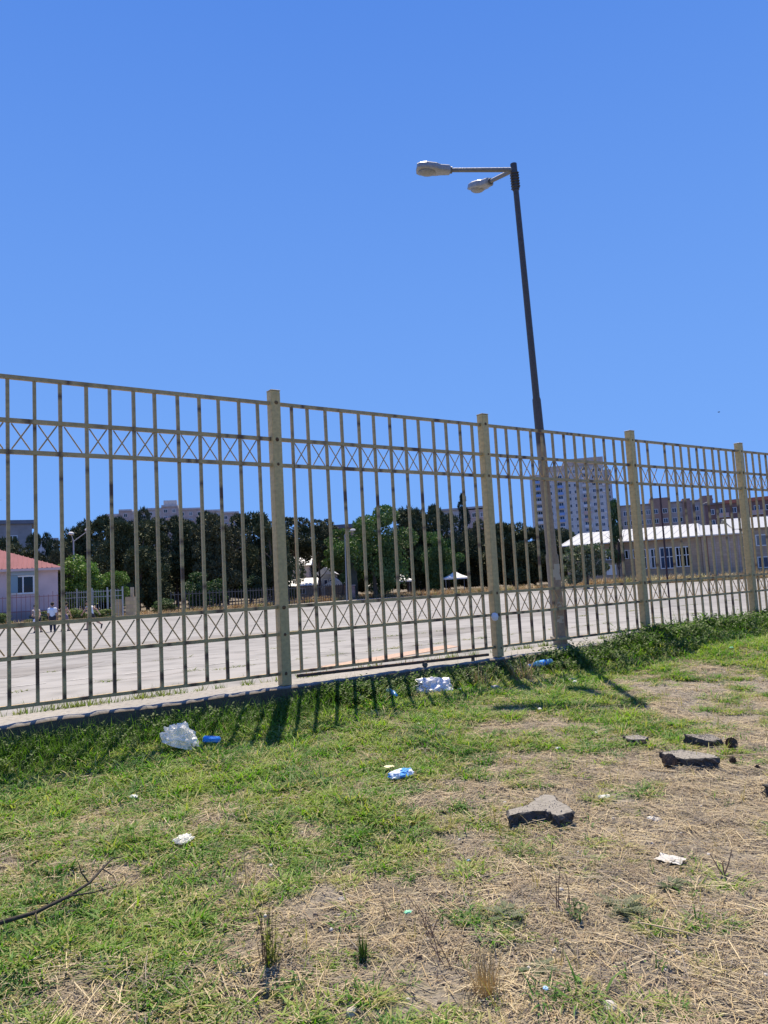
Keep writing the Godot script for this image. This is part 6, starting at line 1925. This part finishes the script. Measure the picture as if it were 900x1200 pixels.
func rubble() -> void:
	var top := Color(0.25, 0.232, 0.205)
	var side := Color(0.075, 0.07, 0.065)  # shade painted into the broken faces, set against a paler sunlit top
	var p := [[-0.19, 0.08], [-0.05, 0.0], [0.015, -0.13], [0.08, -0.2], [0.135, -0.17], [0.135, -0.07], [0.175, 0.07], [0.175, 0.17], [0.065, 0.24], [0.025, 0.13], [-0.125, 0.14], [-0.2, 0.19]]
	var o := put("asphalt_chunk", slab(p, 0.066, 41, top, side), null, gpos(0.80, -4.62, -0.01))
	tag(o, "largest broken asphalt slab, with a notched front edge, on dry grass", "asphalt chunk", "broken asphalt chunks on the lawn")
	o = put("asphalt_chunk", slab([[-0.13, -0.12], [0.04, -0.15], [0.19, 0.05], [0.18, 0.15], [-0.055, 0.13], [-0.13, 0.0]], 0.07, 42, top, side), null, gpos(2.02, -5.55, -0.01))
	tag(o, "flat asphalt slab with a light top and a dark clump on its left end", "asphalt chunk", "broken asphalt chunks on the lawn")
	o = put("asphalt_chunk", slab([[-0.12, -0.07], [0.1, -0.06], [0.115, 0.06], [-0.0, 0.1], [-0.05, 0.06]], 0.075, 43, top * 0.8, side), null, gpos(2.33, -6.0, 0.0))
	tag(o, "dark asphalt chunk tilted up beside the pine cone", "asphalt chunk", "broken asphalt chunks on the lawn")
	o.rotation = Vector3(0.12, 0.1, -0.06)
	o = put("asphalt_chunk", slab([[-0.08, -0.07], [0.05, -0.09], [0.09, 0.02], [0.04, 0.09], [-0.06, 0.08]], 0.05, 44, top, side), null, gpos(1.86, -6.12, -0.005))
	tag(o, "smallest rounded asphalt chunk at the edge of the green grass", "asphalt chunk", "broken asphalt chunks on the lawn")
	o = put("asphalt_chunk", slab([[-0.03, -0.05], [0.14, -0.06], [0.16, 0.06], [0.0, 0.07]], 0.07, 45, side * 1.2, side * 0.8), null, gpos(2.27, -4.82, 0.0))
	tag(o, "black chunk cut by the right edge of the picture", "asphalt chunk", "broken asphalt chunks on the lawn")
	# dark clump, pine cones
	cone("open dark pine cone beside the tilted asphalt chunk", gpos(2.48, -5.86, 0.04), 0.046, 1)
	cone("dark pine cone leaning on the left end of the flat asphalt slab", gpos(1.875, -5.45, 0.04), 0.052, 2)
	cone("small dark cone in the straw below the open pine cone", gpos(2.33, -5.5, 0.02), 0.028, 3)
	cone("smallest dark cone near the right edge below the pine cones", gpos(2.44, -5.36, 0.015), 0.02, 4)
	# stones
	var r := RandomNumberGenerator.new()
	r.seed = 61
	for q in [[-0.2, -2.74, 0.02, "pale grey pebble at the bottom edge left of the middle"], [0.66, -2.70, 0.03, "light grey stone at the bottom right among the straw"], [-0.28, -3.6, 0.02, "small whitish stone by the bare soil patch in the middle"], [1.46, -4.52, 0.026, "grey pebble in the dry ground right of the big chunk"], [1.62, -6.4, 0.03, "grey stone in the yellowing grass behind the smallest chunk"], [0.8, -8.75, 0.06, "pale broken stone against the curb beside the white bag"], [1.1, -8.46, 0.06, "pale concrete lump at the curb foot right of the white bag"], [1.66, -9.2, 0.055, "white grey rubble stone at the curb under the blue bottle"], [2.01, -8.75, 0.05, "round pale stone at the edge of the bare path near the curb"]]:
		var m := put("stone", crumple(Vector3(q[2] * 1.3, q[2] * 0.8, q[2]), r.randi(), 0.14, M.stone_grey if M.has("stone_grey") else grey_stone(), true), null, gpos(q[0], q[1], 0.0), r.randf() * 6.0)
		tag(m, q[3], "stone")

func grey_stone() -> Material:
	M.stone_grey = tri_mat(M.grain, 0.2, 0.9, M.grain_n, 0.6)
	M.stone_grey.albedo_color = lin(0.45, 0.43, 0.4)
	return M.stone_grey

func cone(label: String, at: Vector3, size: float, sd: int) -> void:
	var r := RandomNumberGenerator.new()
	r.seed = sd
	var t := thing("pine_cone", label, "pine cone", at, r.randf() * 6.0, "pine cones and dark clumps by the asphalt")
	t.rotation.z = 1.2
	var mb := Mb.new()
	mb.ball(Vector3.ZERO, Vector3(size * 0.55, size * 0.8, size * 0.55), 12, 9, Color(0.035, 0.025, 0.018))
	put("core", mb.mesh(M.plain), t)
	mb = Mb.new()
	for k in 70:
		var y := lerpf(-0.8, 0.85, k / 70.0)
		var a := k * 2.4
		var w := sqrt(1.0 - y * y * 0.85)
		var d := Vector3(cos(a) * w, 0.5, sin(a) * w).normalized()
		var o := Vector3(cos(a) * w * 0.5, y * 0.75, sin(a) * w * 0.5) * size
		var s := d.cross(Vector3.UP).normalized() * size * 0.2
		var e := o + d * size * 0.5 * (0.5 + 0.5 * w)
		mb.quad(o - s * 0.6, o + s * 0.6, e + s, e - s, Color(0.09, 0.06, 0.042) * r.randf_range(0.7, 1.3))
		mb.tri(e - s, e + s, e + d * size * 0.08 + Vector3(0, size * 0.06, 0), Color(0.09, 0.065, 0.045))
	put("scales", mb.mesh(M.plain), t)

# ---------------------------------------------------------------- litter
func crumple(s: Vector3, sd: int, amp: float, m: Material, floor_: bool, open := 0.0, cols := []) -> ArrayMesh:
	var f := FastNoiseLite.new()
	f.seed = sd
	f.noise_type = FastNoiseLite.TYPE_CELLULAR
	f.cellular_return_type = FastNoiseLite.RETURN_DISTANCE2_SUB
	f.frequency = 0.9
	f.fractal_octaves = 3
	var nu := 40; var nv := 24
	var g: Array[Vector3] = []
	for j in nv + 1:
		for i in nu + 1:
			var a := TAU * (i % nu) / nu
			var t := PI * j / nv
			var d := Vector3(sin(t) * cos(a), cos(t), sin(t) * sin(a))
			var k := 1.0 + amp * (f.get_noise_3dv(d * 1.6) * 1.3 + 0.9) + amp * 0.5 * f.get_noise_3dv(d * 4.0 + Vector3(9, 2, 4))
			var p := d * k * s
			if floor_: p.y = maxf(p.y, -s.y * 0.25)
			g.append(p)
	var mb := Mb.new()
	for j in nv:
		for i in nu:
			var a := j * (nu + 1) + i
			if open > 0.0 and f.get_noise_3dv(g[a] / s.x * 3.0 + Vector3(3, 3, 3)) > open: continue
			var c := Color.WHITE
			if cols.size() > 1:
				var u := sin(g[a].x / s.x * 5.0 + g[a].z / s.z * 2.0) + 0.9 * f.get_noise_3dv(g[a] / s.x * 2.5)
				c = cols[0] if u > -0.5 else cols[1]
			mb.tri(g[a], g[a + 1], g[a + nu + 2], c)
			mb.tri(g[a], g[a + nu + 2], g[a + nu + 1], c)
	return mb.mesh(m)

func sheet(w: float, d: float, sd: int, bump: float, m: Material) -> ArrayMesh:
	var f := FastNoiseLite.new()
	f.seed = sd
	f.frequency = 9.0
	var n := 12
	var g: Array[Vector3] = []
	for j in n + 1:
		for i in n + 1:
			var x := (float(i) / n - 0.5) * w; var z := (float(j) / n - 0.5) * d
			x += f.get_noise_2d(z * 2.0, 7.0) * 0.1 * w
			z += f.get_noise_2d(x * 2.0, 17.0) * 0.1 * d
			g.append(Vector3(x, bump * (0.4 + f.get_noise_2d(x, z) + 0.35 * absf(f.get_noise_2d(x * 2.5, z * 2.5))), z))
	var mb := Mb.new()
	for j in n:
		for i in n:
			var a := j * (n + 1) + i
			mb.tri(g[a], g[a + n + 1], g[a + n + 2])
			mb.tri(g[a], g[a + n + 2], g[a + 1])
	return mb.mesh(m)

func bottle(label: String, at: Vector3, turn: float, k: float, with_label: bool) -> void:
	var b := thing("plastic_bottle", label, "bottle", at, turn)
	b.rotation = Vector3(0, turn, 0)
	var r := Basis(Vector3(0, 0, 1), PI / 2 + 0.06)
	var mb := Mb.new()
	mb.lathe(Vector3.ZERO, PackedVector2Array([Vector2(0, 0.0), Vector2(0.026 * k, 0.0), Vector2(0.032 * k, 0.012 * k), Vector2(0.03 * k, 0.05 * k), Vector2(0.032 * k, 0.07 * k), Vector2(0.03 * k, 0.13 * k), Vector2(0.031 * k, 0.15 * k), Vector2(0.024 * k, 0.19 * k), Vector2(0.013 * k, 0.215 * k), Vector2(0.013 * k, 0.235 * k)]), 18, r)
	put("body", mb.mesh(M.pet), b)
	mb = Mb.new()
	mb.lathe(Vector3.ZERO, PackedVector2Array([Vector2(0.0, 0.25 * k), Vector2(0.0, 0.25 * k), Vector2(0.015 * k, 0.25 * k), Vector2(0.015 * k, 0.232 * k)]), 14, r)
	put("cap", mb.mesh(M.blue), b)
	if with_label:
		mb = Mb.new()
		mb.lathe(Vector3.ZERO, PackedVector2Array([Vector2(0.0327 * k, 0.072 * k), Vector2(0.0315 * k, 0.13 * k)]), 18, r)
		put("wrap_label", mb.mesh(M.blue), b)

func litter() -> void:
	var o := put("clear_bag", crumple(Vector3(0.2, 0.17, 0.16), 501, 0.55, M.film, true), null, gpos(-1.74, -6.3, 0.09), 0.4)
	tag(o, "large crumpled translucent plastic bag in the grass at the left", "plastic bag")
	o.rotation.z = -0.35
	o = put("blue_carton", blue_carton(), null, gpos(-1.53, -6.52, 0.05), 0.15)
	tag(o, "bright blue flattened carton right beside the translucent bag", "carton")
	o.rotation.z = -0.12
	o = put("white_bag", crumple(Vector3(0.29, 0.16, 0.18), 502, 0.6, M.bag, true), null, gpos(0.43, -8.38, 0.06), 0.2)
	tag(o, "crumpled bright white carrier bag lying against the curb", "plastic bag")
	o = put("blue_white_packet", crumple(Vector3(0.125, 0.045, 0.065), 503, 0.35, M.plain, true, 0.0, [Color(0.09, 0.33, 0.72), Color(0.66, 0.73, 0.8)]), null, gpos(0.02, -5.38, 0.04), 0.65)
	tag(o, "puffy blue and white packet lying on the grass in the middle", "packet")
	o = put("yellow_paper", sheet(0.07, 0.06, 504, 0.01, M.yellow_paper), null, gpos(-0.06, -5.62, 0.045), 0.4)
	tag(o, "small pale yellow paper scrap behind the blue and white packet", "paper")
	o = put("clear_film", crumple(Vector3(0.07, 0.035, 0.06), 505, 0.6, M.film, true), null, gpos(-1.17, -4.27, 0.04), 1.0)
	tag(o, "small shiny bluish film wrapper in the green grass at the left", "wrapper")
	o = put("white_sheet", sheet(0.13, 0.1, 506, 0.014, M.old_paper), null, gpos(1.30, -3.88, 0.012), -0.75)
	tag(o, "flat creased white paper sheet on straw at the right", "paper")
	o = put("white_tissue", crumple(Vector3(0.06, 0.015, 0.035), 507, 0.5, M.paper, true), null, gpos(1.25, -4.87, 0.015), 0.3)
	tag(o, "torn white tissue on dry ground right of the big asphalt chunk", "tissue")
	o = put("grey_film", crumple(Vector3(0.035, 0.012, 0.025), 508, 0.5, M.film, true), null, gpos(1.43, -4.53, 0.015), 0.3)
	tag(o, "scrap of greyish film on bare ground right of the torn tissue", "wrapper")
	bottle("blue plastic bottle lying in the weeds at the curb under the lamp post", ft(3.42, 0.5, lawn_y(3.42, 0.5) + 0.13), 0.35, 1.35, true)
	bottle("faint clear bottle lying in bar shadows left of the white bag", ft(0.94, 0.5, lawn_y(0.94, 0.5) + 0.07), 1.9, 1.0, false)
	bottle("pale blue bottle in the grass just right of the first full post", ft(0.58, 0.25, lawn_y(0.58, 0.25) + 0.08), 2.2, 1.0, true)
	var scraps := [[0.33, -4.0, 0.014, M.pale_blue, "tiny pale blue plastic bit in the grass below the middle"], [0.01, -3.41, 0.022, M.mint, "small mint green scrap in the straw at the bottom middle"], [1.34, -7.25, 0.03, M.paper, "small white scrap on yellow grass behind the bare patch"], [1.22, -5.96, 0.026, M.paper, "white wad in the grass midway between big chunk and curb"], [0.2, -6.84, 0.026, M.paper, "white scrap in the grass below the carrier bag"], [0.15, -6.4, 0.03, M.paper, "pale torn scrap in the grass nearer than the other white bits below the bag"], [-1.72, -5.13, 0.04, M.paper, "flat pale paper scrap in the grass below the translucent bag"], [0.47, -2.8, 0.016, M.pale_blue, "small blue grey fragment at the bottom right"], [4.4, -10.1, 0.05, M.mint, "pale green plastic scrap in the far right grass"], [-0.1, -8.0, 0.06, M.film, "thin clear wrapper in the bar shadows below the white bag"], [0.72, -8.4, 0.05, M.paper, "grey white paper lump right beside the white bag"], [2.24, -10.2, 0.07, M.film, "clear film caught in the curb weeds right of the lamp post"], [2.0, -8.6, 0.045, M.paper, "white paper scrap at the end of the curb weeds by the bare path"]]
	var r := RandomNumberGenerator.new()
	r.seed = 521
	for q in scraps:
		o = put("litter_scrap", crumple(Vector3(q[2], q[2] * 0.4, q[2] * 0.7), r.randi(), 0.5, q[3], true), null, gpos(q[0], q[1], q[2] * 0.3 + 0.012), r.randf() * 6.0)
		tag(o, q[4], "scrap", "litter scraps on the lawn")

func blue_carton() -> ArrayMesh:
	var mb := Mb.new()
	mb.bevel_box(Vector3.ZERO, Vector3(0.145, 0.05, 0.07), 0.012)
	return mb.mesh(M.blue)

func bird() -> void:
	var b := thing("bird", "tiny dark bird high in the sky above the last full bay", "bird", Vector3(26.9, 13.1, -60.0))
	b.scale = Vector3.ONE * 0.55
	var c := Color(0.03, 0.03, 0.035)
	var mb := Mb.new()
	mb.tube(PackedVector3Array([Vector3(-0.16, 0.02, 0), Vector3(-0.1, 0.03, 0), Vector3(0, 0.0, 0), Vector3(0.12, -0.01, 0), Vector3(0.2, -0.01, 0)]), PackedFloat32Array([0.012, 0.035, 0.05, 0.03, 0.008]), 8, c)
	put("body", mb.mesh(M.plain), b)
	for s in [-1.0, 1.0]:
		mb = Mb.new()
		mb.tri(Vector3(-0.06, 0.02, 0.02 * s), Vector3(0.08, 0.01, 0.02 * s), Vector3(-0.02, 0.09, 0.16 * s), c)
		mb.tri(Vector3(-0.02, 0.09, 0.16 * s), Vector3(0.08, 0.01, 0.02 * s), Vector3(0.1, 0.05, 0.3 * s), c)
		put("wing", mb.mesh(M.plain), b)
